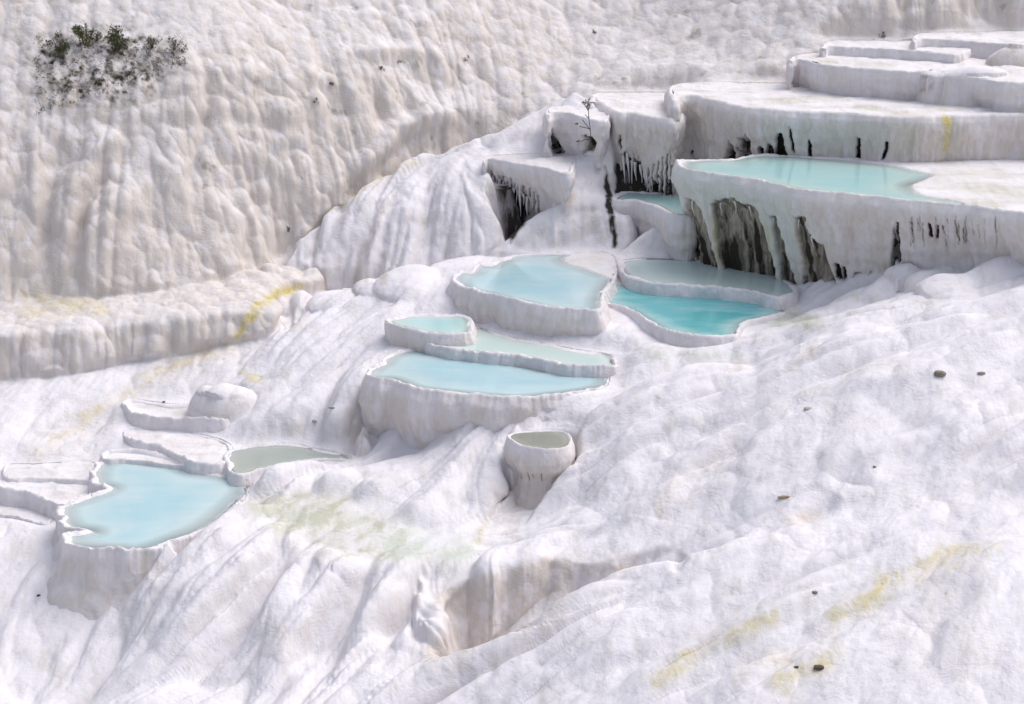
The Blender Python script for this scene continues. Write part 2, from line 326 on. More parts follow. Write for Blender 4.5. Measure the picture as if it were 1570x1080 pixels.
LAY['lower_ridge'] = dict(c=[
 (640,1062,80.0),(760,1003,80.3),(850,945,81.6),(950,892,82.8),(1100,850,83.2),(1300,815,83.4),(1500,790,83.2),(700,1075,79),(900,1040,78),(1100,1040,76),(1300,1040,74.5),(1500,1040,73),(1000,960,80),(1200,930,79.5),(1400,900,79),(1600,870,79),(1650,1000,74),(1650,780,83.4),(1300,755,87.2),(1500,700,87.8),(1200,790,86.6)],
 poly=[(620,1075),(690,1030),(760,998),(810,970),(850,942),(900,905),(950,880),(1030,862),(1100,840),(1180,780),(1300,700),(1450,640),(1650,580),(1800,900),(1800,1200),(500,1200),(560,1090)], k=1.3, r=1.6, wob=.12)
LAY['shelf'] = dict(c=[
 (40,460,114.6),(200,478,112.6),(300,455,114),(380,440,115),(430,425,116.8),(40,500,111),(200,500,111.2),(350,465,112.6),(400,470,112.4),(120,485,112),(455,440,116),(440,470,113.6)],
 poly=[(-200,520),(-60,512),(40,506),(130,500),(200,494),(260,486),(330,474),(380,470),(400,470),(410,450),(440,434),(480,428),(480,400),(300,420),(200,430),(40,420),(-200,420)], k=2.6, r=.35, wob=.3)
LAY['mound'] = dict(c=[
 (771,395,117.5),(783,364,117.8),(816,330,118.3),(840,316,118.6),(874,308,119),(905,290,119.8),(830,370,117.8),(880,380,117.8),(920,375,117.9),(945,345,118.6),(930,320,119.3),(870,340,118.3),(885,270,120.9),(925,265,121)],
 poly=[(770,405),(772,385),(785,360),(816,330),(845,315),(872,300),(880,262),(925,255),(948,300),(955,345),(955,385),(900,400)], k=2.6, r=.7, wob=.15)
LAY['saddle'] = dict(c=[
 (949,378,116.6),(985,357,117),(1033,330,117),(1057,361,115.6),(1065,400,114.2),(1000,400,115.2),(960,395,116),(1020,370,116)],
 poly=[(940,392),(950,376),(985,357),(1033,330),(1060,328),(1075,400),(1060,402),(1000,402)], k=2.2, r=.5, wob=.12)
LAY['bluff'] = dict(c=[
 (1380,400,107.2),(1430,392,107.6),(1500,385,107.6),(1600,380,107.5),(1400,430,105.4),(1500,440,103),(1350,450,105.5),(1600,450,102)],
 poly=[(1345,470),(1365,425),(1385,396),(1420,388),(1500,380),(1700,375),(1700,520),(1450,520)], k=1.3, r=.6, wob=.2)
LAY['flank'] = dict(c=[(1445,222,117.5),(1470,212,118),(1530,200,119),(1640,190,119.5),(1460,243,116.6),(1530,240,116.4),(1640,240,116),(1500,222,117.6)],
 poly=[(1444,246),(1444,222),(1456,213),(1490,205),(1530,199),(1700,190),(1700,250),(1500,250)], k=2.2, r=.35, wob=.1)
# lumps and boulders resting in the slope: centre pixel, distance, radii (x, y, z)
LUMPS = [
 
 
 (414,418,117.4,.65,.6,.62),(383,428,117.0,.8,.7,.5),(455,470,114.3,1.4,1.4,.9),(520,470,113.2,1.6,1.8,.6),(640,445,113.6,2.2,2.4,1.0),(585,452,113.2,1.2,1.3,.6),
 (715,640,0,.7,1.1,.6),(685,655,0,.45,.7,.45),(740,635,0,.5,.8,.4),(662,672,0,.4,.6,.35),(640,684,0,.4,.6,.3),
 (1420,430,105.5,1.5,1.3,.8),(1390,420,106.3,1.0,1.1,.9),(1470,450,103.5,1.8,1.6,.5)]
LUMPS2 = [(352,638,0,1.75,1.6,1.9),(318,634,0,1.0,1.0,1.6),(400,600,0,.8,1.0,.5),(385,590,0,.5,.5,.35),(556,694,0,.5,.8,1.75),(1490,146,120.0,2.3,1.0,1.0),(1430,142,120.3,1.4,.9,.9),(1560,140,119.8,2.2,1.2,1.3),(1500,118,121.3,1.8,.9,.7),(1440,116,121.8,1.0,.8,.45),(1500,88,123,1.5,.8,.9),(1560,100,122.5,1.8,1,1.3)]

for L in LAY.values():
    a = np.array(L['c'], float); W = at_d(a[:, 0], a[:, 1], a[:, 2]); L['tps'] = TPS(W[:, :2], W[:, 2], 2e-3); L['tpd'] = TPS(a[:, :2], a[:, 2], 1e-3)
    if 'poly' in L:
        q = np.array(L['poly'], float); c = catmull(q, True, 3); L['w'] = at_d(c[:, 0], c[:, 1], L['tpd'](c))[:, :2]
CGX = np.arange(-48, 48.01, .5); CGY = np.arange(60, 160.01, .5)
def coarse(f):
    gx, gy = np.meshgrid(CGX, CGY); return f(np.c_[gx.ravel(), gy.ravel()]).reshape(gx.shape)
def bil(G, X, Y):
    u = np.clip((X - CGX[0])/.5, 0, len(CGX)-1.001); v = np.clip((Y - CGY[0])/.5, 0, len(CGY)-1.001)
    i = u.astype(int); j = v.astype(int); fu = u-i; fv = v-j
    return (G[j, i]*(1-fu)+G[j, i+1]*fu)*(1-fv) + (G[j+1, i]*(1-fu)+G[j+1, i+1]*fu)*fv
for L in LAY.values(): L['G'] = coarse(L['tps'])
NAMES = list(LAY)
FLAT = [([(398,775),(430,765),(480,758),(545,764),(600,788),(650,812),(715,828),(738,842),(705,856),(645,857),(600,862),(560,864),(515,858),(470,832),(420,802)], 16.0)]
NOTCH = [([(748,812),(790,812),(825,795),(848,775),(845,762),(775,768),(750,785)], 15.75, 2.0)]
def height(X, Y):
    """height and index of the rock mass on top"""
    Z = np.full(X.shape, -1e3); ID = np.zeros(X.shape, np.int8)
    wb = bil(coarse(lambda q: fbm(np.c_[q*.35, np.zeros(len(q))], 3, 3)), X, Y)
    for i, nme in enumerate(NAMES):
        L = LAY[nme]; z = bil(L['G'], X, Y)
        if nme == 'cliff':       # the back cliff starts behind the lower ground
            z = np.where(Y < 108, z - (108 - Y)*3, z)
        if nme == 'hillside': z = np.where(Y > 119, z - (Y - 119)*1.5, z)
        if 'w' in L:
            sd = sdist(X, Y, L['w'], 12.0) + wb*L['wob']*2
            d = np.maximum(sd + L['r']*.25, 0)
            z = z - L['k']*(np.sqrt(d*d + L['r']**2) - L['r'])
        m = z > Z
        h = .25; bl = np.clip(.5 + .5*(z - Z)/h, 0, 1); zz = Z*(1-bl) + z*bl + h*bl*(1-bl)*.5
        Z = np.where(Z < -900, z, zz); ID = np.where(m, i, ID)
    def lump(px, py, D, rx, ry, rz):
        c = at_d(px, py, D); dx = (X-c[0])/rx; dy = (Y-c[1])/ry; r2 = dx*dx+dy*dy; m = r2 < 1.6
        if m.any():
            base = c[2] - rz*.35; zt = base + rz*np.sqrt(np.clip(1 - r2[m]*.9, 0, 1))*1.15 - np.clip(r2[m]-1, 0, 1)*3
            z0 = Z[m]; h = .3; bl = np.clip(.5+.5*(zt-z0)/h, 0, 1); Z[m] = z0*(1-bl)+zt*bl + h*bl*(1-bl)*.5
    for poly, lv, sl in NOTCH:
        P = at_z(*np.array(poly, float).T, lv)[:, :2]; sd = sdist(X, Y, P, 4.0) + wb*.3; m = sd < 3.5
        Z[m] = np.minimum(Z[m], lv + np.maximum(sd[m], 0)*sl)
    for poly, lv in FLAT:
        P = at_z(*np.array(poly, float).T, lv)[:, :2]; sd = sdist(X, Y, P, 4.0) + wb*.5; Z[:] = np.where(sd < 2, Z + (lv - Z)*sst(1.1, -.4, sd), Z)
    for q in LUMPS: lump(*q)
    for k, p in POOLS.items():
        sd = sdist(X, Y, p['out'], 2.5); zp = p['z']; m = sd < 2.2
        if not m.any(): continue
        s = sd[m]; z = Z[m]
        band = p.get('band', 1.6)
        up = zp + .03 + (z - zp - .03)*sst(0, band, s)
        z = np.where(z > zp + .03, np.where(s > 0, up, z), z)
        rise = (0 if k in ('T7', 'T6', 'T5', 'P0', 'P0b') else 1)*sst(.55, .0, zp - z)*sst(1.1, .1, s); z = np.where((z < zp + .03) & (s > 0), z + (zp + .03 - z)*rise, z)
        z = np.where(s < .02, np.minimum(z, zp - .7 + .6*sst(-.5, .02, s)), z)
        Z[m] = z
    for q in LUMPS2: lump(*q)
    return Z, ID

def hit(px, py):
    D = np.arange(74, 140, .1); P = at_d(np.full(D.shape, float(px)), np.full(D.shape, float(py)), D); z, _ = height(P[:, 0].copy(), P[:, 1].copy())
    
    for p in POOLS.values(): z = np.where(inside(P[:, 0], P[:, 1], p['out']) & (P[:, 2] > p['z']-.4), np.maximum(z, p['z']), z)
    k = np.argmax(z >= P[:, 2]); return D[k] if z[k] >= P[k, 2] else 120.0
LU, L2 = LUMPS, LUMPS2; LUMPS, LUMPS2 = [], []
LUMPS_ = [(a, b, hit(a, b) + e*.5, d, e, f) for a, b, c, d, e, f in LU]
LUMPS2_ = [(a, b, hit(a, b) + e*.5, d, e, f) for a, b, c, d, e, f in L2]
LUMPS, LUMPS2 = LUMPS_, LUMPS2_
# fan-shaped sheet, rows spread evenly along each profile so that steep faces stay fine
NC, NF, NR = 860, 1500, 960
pxs = np.linspace(-170, 1740, NC); dirx = (pxs - 785)/FP/ FW[1]
Yf = np.linspace(68, 150, NF)
XX = (dirx[:, None]*1.0)*Yf[None]; YY = np.broadcast_to(Yf, XX.shape).copy()
ZZ, _ = height(XX, YY)
dz = np.diff(ZZ, axis=1); dy = np.diff(YY, axis=1)
a_ = math.radians(16); seg = np.abs(dz*math.cos(a_) + dy*math.sin(a_)) + .22*np.sqrt(dy**2+dz**2) + .02
k_ = np.ones(25)/25
segs = np.apply_along_axis(lambda v: np.convolve(np.pad(v, 12, mode='edge'), k_, 'valid'), 0, seg)
S = np.c_[np.zeros(NC), np.cumsum(segs, axis=1)]
TY = np.empty((NC, NR))
for i in range(NC): TY[i] = np.interp(np.linspace(0, S[i, -1], NR), S[i], Yf)
TX = dirx[:, None]*TY
TZ, TID = height(TX, TY)
P3 = np.stack([TX, TY, TZ], -1)
du = np.gradient(P3, axis=0); dv = np.gradient(P3, axis=1)
NRM = np.cross(du, dv); NRM /= np.linalg.norm(NRM, axis=-1, keepdims=True) + 1e-9
NRM = NRM*(1 if NRM[..., 2].mean() > 0 else -1)
def blur(A, n):
    k = np.ones(2*n+1)/(2*n+1)
    for ax in (0, 1):
        pad = [(0, 0)]*A.ndim; pad[ax] = (n, n); B = np.cumsum(np.pad(A, pad, mode='edge'), axis=ax)
        B = np.concatenate([np.zeros_like(np.take(B, [0], ax)), B], ax)
        L_ = A.shape[ax]; A = (np.take(B, np.arange(2*n+1, L_+2*n+1), ax) - np.take(B, np.arange(0, L_), ax))/(2*n+1)
    return A
NRM = blur(NRM, 3); NRM /= np.linalg.norm(NRM, axis=-1, keepdims=True)
V = P3.reshape(-1, 3); NV = NRM.reshape(-1, 3); tid = TID.ravel()
steep = sst(.12, .62, 1 - NV[:, 2])
# keep pool shores calm
calm = np.ones(len(V))
for k, p in POOLS.items():
    sd = sdist(V[:, 0], V[:, 1], p['out'], 1.2); calm = np.minimum(calm, np.where((V[:, 2] < p['z'] + .9) & (V[:, 2] > p['z'] - .8), sst(-.1, 1.1, sd), 1))
for poly, lv in FLAT: calm = np.minimum(calm, sst(-.8, 1.0, sdist(V[:, 0], V[:, 1], at_z(*np.array(poly, float).T, lv)[:, :2], 3))+.12)
far = np.isin(tid, [NAMES.index('cliff'), NAMES.index('shelf')]).astype(float); far = blur(far.reshape(NC, NR), 3).ravel()
ca, sa = math.cos(math.radians(-26)), math.sin(math.radians(-26))
U = V[:, 0]*ca + V[:, 1]*sa; Wd = -V[:, 0]*sa + V[:, 1]*ca            # across / along the flow of the water
warp = fbm(V*.5, 31, 2)
disp = np.zeros(len(V))
# folds that follow the way the water ran: noise smeared along the fall line of the smoothed slope
fgx = np.arange(-34, 34.01, .2); fgy = np.arange(64, 150.01, .2); FX, FY = np.meshgrid(fgx, fgy)
FZ, _ = height(FX.copy(), FY.copy())
FZ = blur(FZ, 7); gy_, gx_ = np.gradient(FZ, .2)
mw = fbm(np.c_[FX.ravel()*.18, FY.ravel()*.18, np.zeros(FX.size)], 91, 2).reshape(FX.shape)
bx = sst(-9, 3, FX)*sst(112, 106, FY); gx_ = gx_ + .08 + .20*mw + .34*bx; gy_ = gy_ + .16 - .04*bx; gm = np.hypot(gx_, gy_)+1e-6; gx_ /= gm; gy_ /= gm
def look(G, X, Y):
    u = np.clip((X-fgx[0])/.2, 0, len(fgx)-1.001); v = np.clip((Y-fgy[0])/.2, 0, len(fgy)-1.001); i = u.astype(int); j = v.astype(int); fu = u-i; fv = v-j
    return (G[j, i]*(1-fu)+G[j, i+1]*fu)*(1-fv) + (G[j+1, i]*(1-fu)+G[j+1, i+1]*fu)*fv
def smear(freq, seed, length, step=.25):
    T = fbm(np.c_[FX.ravel()*freq, FY.ravel()*freq, FZ.ravel()*0], seed, 2).reshape(FX.shape); acc = T.copy()
    for sg in (1, -1):
        x = FX.copy(); y = FY.copy()
        for k in range(int(length/step)):
            a = look(gx_, x, y); b = look(gy_, x, y); x += sg*a*step; y += sg*b*step; acc += look(T, x, y)*(1-k*step/length)
    return acc/acc.std()
LA, LB, LC_ = smear(.42, 92, 6), smear(1.1, 93, 4), smear(2.4, 94, 2.5)
la, lb, lc = (look(G, V[:, 0], V[:, 1]) for G in (LA, LB, LC_))
fold = lambda L, e=.02: np.sqrt(np.sqrt(L*L + e))       # convex drapes, narrow grooves
Vw = V + .35*np.c_[warp, fbm(V*.6+9, 33, 2), warp*.5]
big = drapes(Vw*[.36, .36, .22], 5, .3); med = drapes(Vw*[.8, .8, .5], 6, .3); sml = lobes(Vw*[2.0, 2.0, .9], 7)
disp += steep*far*(1.15*(big-.6) + .60*(med-.6) + .07*(sml-.6) + .20*(fold(lb)-.85) + .10*(fold(lc)-.85))
disp += (1-far)*steep*(.28*(fold(lb)-.85) + .10*(fold(lc)-.85) + .22*(med-.6) + .03*(sml-.6))
flow = fbm(np.c_[U*.9, Wd*.22, V[:, 2]*.5], 11, 4, .55)
pass
butt = sst(780, 880, proj(V)[1])*sst(760, 620, proj(V)[0])*sst(190, 310, proj(V)[0]); domem = (tid == NAMES.index('dome')).astype(float)
amp_ = .25 + 1.0*sst(-.35, .4, fbm(np.c_[U*.12, Wd*.07, V[:, 2]*.05], 101, 2))
disp += (1-far*.75)*(amp_*1.2 + .8*butt - .35*domem)*(.52*(fold(la)-.85) + .20*(fold(lb)-.85) + .06*(fold(lc)-.85)) + domem*(.13*(fold(lb)-.85) + .08*(fold(lc)-.85)) + (1-far)*(.12*flow + .42*(drapes(np.c_[U*.42+warp*.3, Wd*.2+warp*.3, V[:, 2]*.2], 98, .5)-.6))
disp += .035*fbm(V*1.8, 21, 3, .55)
disp += .30*(1-steep)*far*(med-.5) + .06*(1-steep)*far*(sml-.5)
# ---- hand surveyed creases (-) and ridges (+): pixel polyline, width px, metres; side +1/-1 makes a one sided step
PX, PY, PD = proj(V)
STROKES = [
 # lower left flowstone buttresses
 ([(395,790),(340,850),(300,930),(275,1050)],26,.35,0),([(440,800),(420,860),(380,940),(330,1050)],16,-.45,0),([(470,820),(450,900),(430,980),(410,1050)],30,.35,0),
 ([(560,880),(520,930),(470,1000),(420,1045)],14,-.45,0),([(600,880),(560,950),(530,1050)],26,.35,0),([(690,905),(660,960),(640,1040)],18,.35,0),
 ([(300,830),(270,880),(240,905)],12,-.35,0),([(360,760),(300,830),(250,900),(190,960),(120,990)],24,.35,0),([(270,900),(200,960),(130,985)],12,-.3,0),([(640,880),(600,960),(580,1050)],12,-.3,0),
 # wrinkles on the right slope
 ([(1060,655),(1000,720),(930,770),(860,790)],20,-.30,0),([(1250,560),(1210,562),(1120,620),(1040,680)],14,-.25,0),([(1300,508),(1225,560)],9,-.28,0),([(1165,540),(1115,575)],8,-.25,0),
 ([(1180,630),(1100,690),(1040,770)],22,-.30,0),([(1330,700),(1270,740),(1210,800)],18,-.3,0),([(1290,760),(1210,800)],12,-.45,0),([(1450,650),(1400,700),(1350,760)],26,-.25,0),
 ([(1500,600),(1440,660),(1400,700)],18,.25,0),([(1100,610),(1000,650),(920,700)],20,.25,0),([(1230,640),(1130,720),(1060,780)],24,.28,0),([(1000,600),(930,640),(890,690)],12,-.2,0),
 ([(1530,560),(1400,590),(1280,600)],16,.2,0),([(1380,640),(1290,690),(1240,740)],20,.25,0),
 # dark faces below the upper lip
 ([(1000,800),(900,820),(850,850),(840,900)],12,-.3,0),([(740,880),(700,930),(690,990)],8,-.25,0),([(790,870),(770,930),(740,990)],9,-.2,0),([(1050,850),(1030,880)],9,-.3,0),
 ([(1340,935),(1250,980),(1150,1030)],12,-.3,0),([(1400,880),(1330,940),(1240,1000)],16,-.25,0),([(1520,830),(1440,860),(1380,900)],14,-.2,0),([(1180,960),(1100,1000),(1020,1045)],14,-.25,0),
 ([(1500,900),(1440,960),(1400,1040)],20,-.25,0),([(1300,890),(1200,950),(1120,1000)],20,.2,0),
 # dome runnels
 ([(612,300),(590,330),(563,370),(552,400),(548,450)],5,-.16,0),([(585,345),(563,385),(562,440)],4,-.14,0),([(600,350),(590,390),(588,435)],4,-.1,0),([(640,250),(590,290),(520,330),(480,370)],10,.2,0),
 ([(500,360),(470,400),(455,440)],10,-.3,0),([(700,240),(640,270),(590,310)],10,-.15,0),
 # back cliff masses
 ([(200,195),(150,240),(110,310),(90,440)],16,.8,0),([(180,240),(130,330),(110,450)],8,-.5,0),([(240,280),(170,330),(140,450)],30,.7,0),([(90,150),(80,300),(60,440)],12,-.4,0),
 ([(330,120),(310,200),(290,300)],10,-.4,0),([(455,160),(450,220),(425,270)],8,-.3,0),([(570,120),(575,170),(580,215)],10,-.6,0),([(380,330),(375,410)],7,-.5,0),
 ([(200,200),(280,190),(360,190),(430,200),(520,190)],12,-.25,0),([(200,80),(330,110),(480,120),(560,110)],14,.25,0),([(490,100),(600,80),(700,100)],12,.4,0),
 ([(850,140),(760,165),(700,180),(640,190),(600,210),(560,250),(500,300),(440,350)],22,.8,0),([(700,200),(640,210),(600,240),(540,290)],8,-.4,0)]
for pts, w, amp, sd_ in STROKES:
    c = catmull(np.array(pts, float), False, 4); lo = c.min(0)-3*w; hi = c.max(0)+3*w
    m = (PX > lo[0]) & (PX < hi[0]) & (PY > lo[1]) & (PY < hi[1])
    if not m.any(): continue
    wv = warp[m]*w*.7
    d, s, t = dist_line(PX[m]+wv, PY[m]+wv*.5, c)
    g = np.exp(-(d/w)**2)*sst(-.02, .4, t)*(1-sst(.6, 1.02, t))*(.7 if w < 16 else 1)
    disp[m] += amp*g
disp *= np.where(disp > 0, calm, .15+.85*calm)
V = V + NV*disp[:, None]
# terrain under pools stays down
for k, p in POOLS.items():
    m = (sdist(V[:, 0], V[:, 1], p['out'], .5) < 0) & (V[:, 2] < p['z'] + .15); V[m, 2] = np.minimum(V[m, 2], p['z'] - .1)
PX, PY, PD = proj(V)
P3 = V.reshape(NC, NR, 3); du = np.gradient(P3, axis=0); dv = np.gradient(P3, axis=1); n_ = np.cross(du, dv); n_ /= np.linalg.norm(n_, axis=-1, keepdims=True)+1e-9
NZ = np.abs(n_[..., 2]).ravel()

# ---- mineral, algae and painted shade colouring of the sheet
STAINS_SHADE = [ # channel, polyline, width px, strength
 (2,[(462,438),(440,445),(415,455),(392,472),(375,495),(366,520)],6,1.1),(2,[(400,470),(380,488)],9,.7),(2,[(355,532),(320,545),(270,560),(230,580),(150,630),(60,690)],7,.35),(0,[(350,535),(270,560),(180,620),(60,700)],22,.8),
 (2,[(40,455),(90,462),(150,468)],9,.45),(2,[(40,480),(160,478)],8,.3),
 (1,[(372,565),(380,578),(400,582)],8,.8),(2,[(375,575),(398,582)],6,.6),(2,[(470,490),(450,505)],4,.4),
 (1,[(400,770),(440,790),(520,800),(590,815),(620,830)],20,.8),(1,[(430,790),(500,790),(560,800)],24,.75),(1,[(480,835),(560,850),(620,845),(700,850)],18,.7),(1,[(560,730),(620,740)],10,.35),(1,[(390,770),(480,758),(540,762)],9,.45),
 (1,[(740,800),(735,820),(700,850)],9,.8),(2,[(745,800),(730,830)],6,.3),
 (1,[(1190,480),(1240,490),(1260,495)],9,1.0),(1,[(1150,492),(1200,492),(1240,503)],6,.6),(1,[(985,540),(1060,545),(1130,548)],9,.7),(1,[(1270,455),(1330,458)],5,.6),
 (2,[(1530,838),(1440,850),(1380,885),(1330,915),(1280,950)],9,.42),(1,[(1400,880),(1320,915),(1260,960)],24,.5),(2,[(1500,850),(1400,885),(1300,940)],16,.3),(2,[(1180,950),(1080,1000),(1010,1045)],16,.35),(2,[(1270,1010),(1200,1045)],22,.35),(1,[(1190,950),(1100,990),(1020,1045)],18,.3),(5,[(420,785),(520,800),(600,820),(700,850)],26,.5),(1,[(440,795),(500,796),(570,808)],20,.7),(1,[(530,845),(600,852),(660,848)],10,.7),(1,[(420,780),(520,785),(620,822)],34,.5),(1,[(410,775),(480,762),(545,768)],8,.5),(5,[(600,845),(700,845)],20,.5),(5,[(990,545),(1130,545)],8,.5),(5,[(1150,495),(1250,492)],9,.9),(1,[(1180,482),(1250,496)],10,1.2),(0,[(1170,492),(1240,500)],9,.8),(5,[(880,395),(940,400)],8,.4),(2,[(1190,940),(1110,975),(1050,1015),(1000,1045)],10,.32),(2,[(1260,1020),(1220,1030),(1200,1050)],15,.4),(1,[(1250,1025),(1210,1045)],14,.5),
 (2,[(1200,1000),(1140,1030)],14,.3),(1,[(1400,470),(1470,450),(1530,440)],8,.25),(1,[(1240,600),(1330,570),(1360,550)],8,.35),(1,[(1440,390),(1530,385)],8,.35),(1,[(1010,660),(1200,610),(1290,590)],5,.3),
 (0,[(562,370),(551,400),(548,450)],3.5,1.3),(0,[(602,300),(575,350),(563,400),(562,440)],3.5,1.2),(2,[(640,245),(600,262),(575,280)],4,.5),(2,[(575,283),(530,312),(500,325)],3,.35),(0,[(590,390),(588,435)],4,.9),
 (0,[(855,280),(870,300),(875,330)],10,.8),
 (1,[(80,990),(60,1010),(90,1035)],14,.5),(1,[(60,960),(130,935)],6,.35),(1,[(190,770),(160,765),(130,768)],4,.3),
 (0,[(690,930),(760,905),(840,885),(830,930),(720,980),(670,1000)],28,1.0),(3,[(690,930),(760,915),(800,920),(720,980)],24,.10),(0,[(860,870),(900,860),(960,870)],18,.7),(0,[(1210,795),(1250,790)],12,.8),(0,[(1215,562),(1250,535)],6,1.2),(0,[(1115,573),(1148,552)],5,1.1),  # beige and rock tones here paint in shade on steep faces and steps
 (0,[(545,640),(545,690)],16,.9),(0,[(760,760),(790,780),(780,800)],22,.8),(0,[(300,590),(330,630),(380,620)],26,.25),
 (0,[(1130,690),(1060,740),(1000,790)],26,.35),(0,[(1030,740),(1010,780)],10,.5),(0,[(440,960),(420,1000)],18,.5),(0,[(1450,930),(1400,1010),(1500,1000)],50,.25)]
warp2 = fbm(V*1.3, 41, 3); fine = fbm(V*4.5, 48, 2); strk = fbm(np.c_[U*2.2, Wd*.5, V[:, 2]*1.2], 47, 4, .6)
st = np.zeros((len(V), 3)); sb = np.zeros((len(V), 3))
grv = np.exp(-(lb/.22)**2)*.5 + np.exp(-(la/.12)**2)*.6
cream = sst(.18, .7, 1 - NZ)
st[:, 0] = np.clip(.16 + .62*cream*(.55 + .45*np.clip(far, 0, 1)) + .28*far, 0, 1)
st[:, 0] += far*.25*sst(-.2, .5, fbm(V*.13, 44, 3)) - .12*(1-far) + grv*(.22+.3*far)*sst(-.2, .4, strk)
for ch, pts, w, amp in STAINS_SHADE:
    c = catmull(np.array(pts, float), False, 4); lo = c.min(0)-3*w-20; hi = c.max(0)+3*w+20
    m = (PX > lo[0]) & (PX < hi[0]) & (PY > lo[1]) & (PY < hi[1])
    d, s, t = dist_line(PX[m]+warp2[m]*(4+w*.8), PY[m]+warp2[m]*(2+w*.4), c)
    (st if ch < 3 else sb)[m, ch % 3] += amp*np.exp(-(d/w)**2)*(.35 + .65*sst(-.25, .3, strk[m]+.5*fine[m]))*(.8 if ch else 1)
# cave darkness painted in black, and lichen, on the sheet
DARK = [([(770,300),(800,305),(812,328),(795,352),(782,372),(775,360),(768,325)],4,1,1.0),([(850,205),(862,236),(850,238),(846,210)],3,1,.8),([(928,255),(938,300),(946,380),(940,380),(930,310)],3,1,.9),
 ([(944,250),(1010,250),(1035,300),(944,300)],4,1,1.0),([(893,205),(912,215),(905,238),(893,228)],3,1,.9)]
for poly, w, ch, amp in DARK:
    q = np.array(poly, float); lo = q.min(0)-20; hi = q.max(0)+20; m = (PX > lo[0]) & (PX < hi[0]) & (PY > lo[1]) & (PY < hi[1]) & (PD < 135)
    if m.any(): sb[m, ch] = np.maximum(sb[m, ch], amp*sst(w, -w, sdist(PX[m]+warp2[m]*5, PY[m], q)))
lich = sst(130, 50, np.hypot((PX-150)*.9, (PY-100)*1.6)) * sst(-.22, .2, fbm(V*[2.2, 2.2, 1.3], 51, 4, .65))*(PY < 190)
sb[:, 0] = np.maximum(sb[:, 0], lich*.8); sb[:, 1] = np.maximum(sb[:, 1], lich*.85*sst(-.2,.4,fine))
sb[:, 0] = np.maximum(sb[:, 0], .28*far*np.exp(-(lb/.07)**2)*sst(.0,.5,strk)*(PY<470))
spk = sst(.46, .60, fbm(V*[1.6, 1.6, 1.0]+5, 53, 3, .6))*far*(PY < 300)*sst(0, 300, PX)
sb[:, 0] = np.maximum(sb[:, 0], spk*.5)
st = np.clip(st, 0, 1.2)
Fg = grid_faces(NC, NR)
fid = TID[:-1, :-1].ravel()
TITLES = {'apron': 'foreground_hillside', 'hillside': 'travertine_hillside', 'cliff': 'travertine_cliff', 'dome': 'flowstone_hill', 'lower_ridge': 'lower_hillside', 'shelf': 'cliff_shelf_terrain', 'mound': 'white_mound_terrain', 'saddle': 'saddle_terrain', 'bluff': 'bluff_terrain', 'flank': 'flank_terrain'}
Nall = n_.reshape(-1, 3)*(1 if n_[..., 2].mean() > 0 else -1)
flip = (np.cross(V[Fg[len(Fg)//2][1]]-V[Fg[len(Fg)//2][0]], V[Fg[len(Fg)//2][2]]-V[Fg[len(Fg)//2][0]]))[2] < 0
if flip: Fg = Fg[:, ::-1]
for i, nme in enumerate(NAMES):
    m = fid == i
    if m.sum() < 50: continue
    f = Fg[m]; u, inv = np.unique(f.ravel(), return_inverse=True)
    o = mesh_obj(TITLES[nme], V[u], inv.reshape(-1, 4), TRAV, None, {'stain_shade': st[u], 'stain_shade_b': sb[u]})
    try: o.data.normals_split_custom_set_from_vertices(Nall[u])
    except Exception: pass
    tag(o, kind='structure')
# the white slope goes on around and below the part in view, down to the plain under the viewpoint
gx = np.linspace(-300, 300, 121); gy = np.linspace(-150, 300, 91); GX_, GY_ = np.meshgrid(gx, gy)
GZ_ = 5 + np.clip(GY_-72, 0, 400)*.30 + np.clip(-GY_+20, 0, 200)*-.05 + .8*fbm(np.c_[GX_.ravel()*.05, GY_.ravel()*.05, GX_.ravel()*0], 97, 3).reshape(GX_.shape) - 1.5
GZ_ += np.clip(np.abs(GX_)-60, 0, 300)*.02
GV = np.stack([GX_, GY_, GZ_], -1).reshape(-1, 3); zz = np.zeros((len(GV), 3)); zq = zz.copy(); zq[:, 0] = .2
tag(mesh_obj('ground', GV, grid_faces(len(gy), len(gx)), TRAV, None, {'stain_shade': zq, 'stain_shade_b': zz}), kind='structure')
def ground(px, py, r=3.0):
    m = np.where((np.abs(PX-px) < r) & (np.abs(PY-py) < r))[0]
    if len(m) == 0: return at_d(px, py, 100.)
    d = PD[m]; m = m[d < d.min()+1.0]; return V[m[np.argmin((PX[m]-px)**2+(PY[m]-py)**2)]]

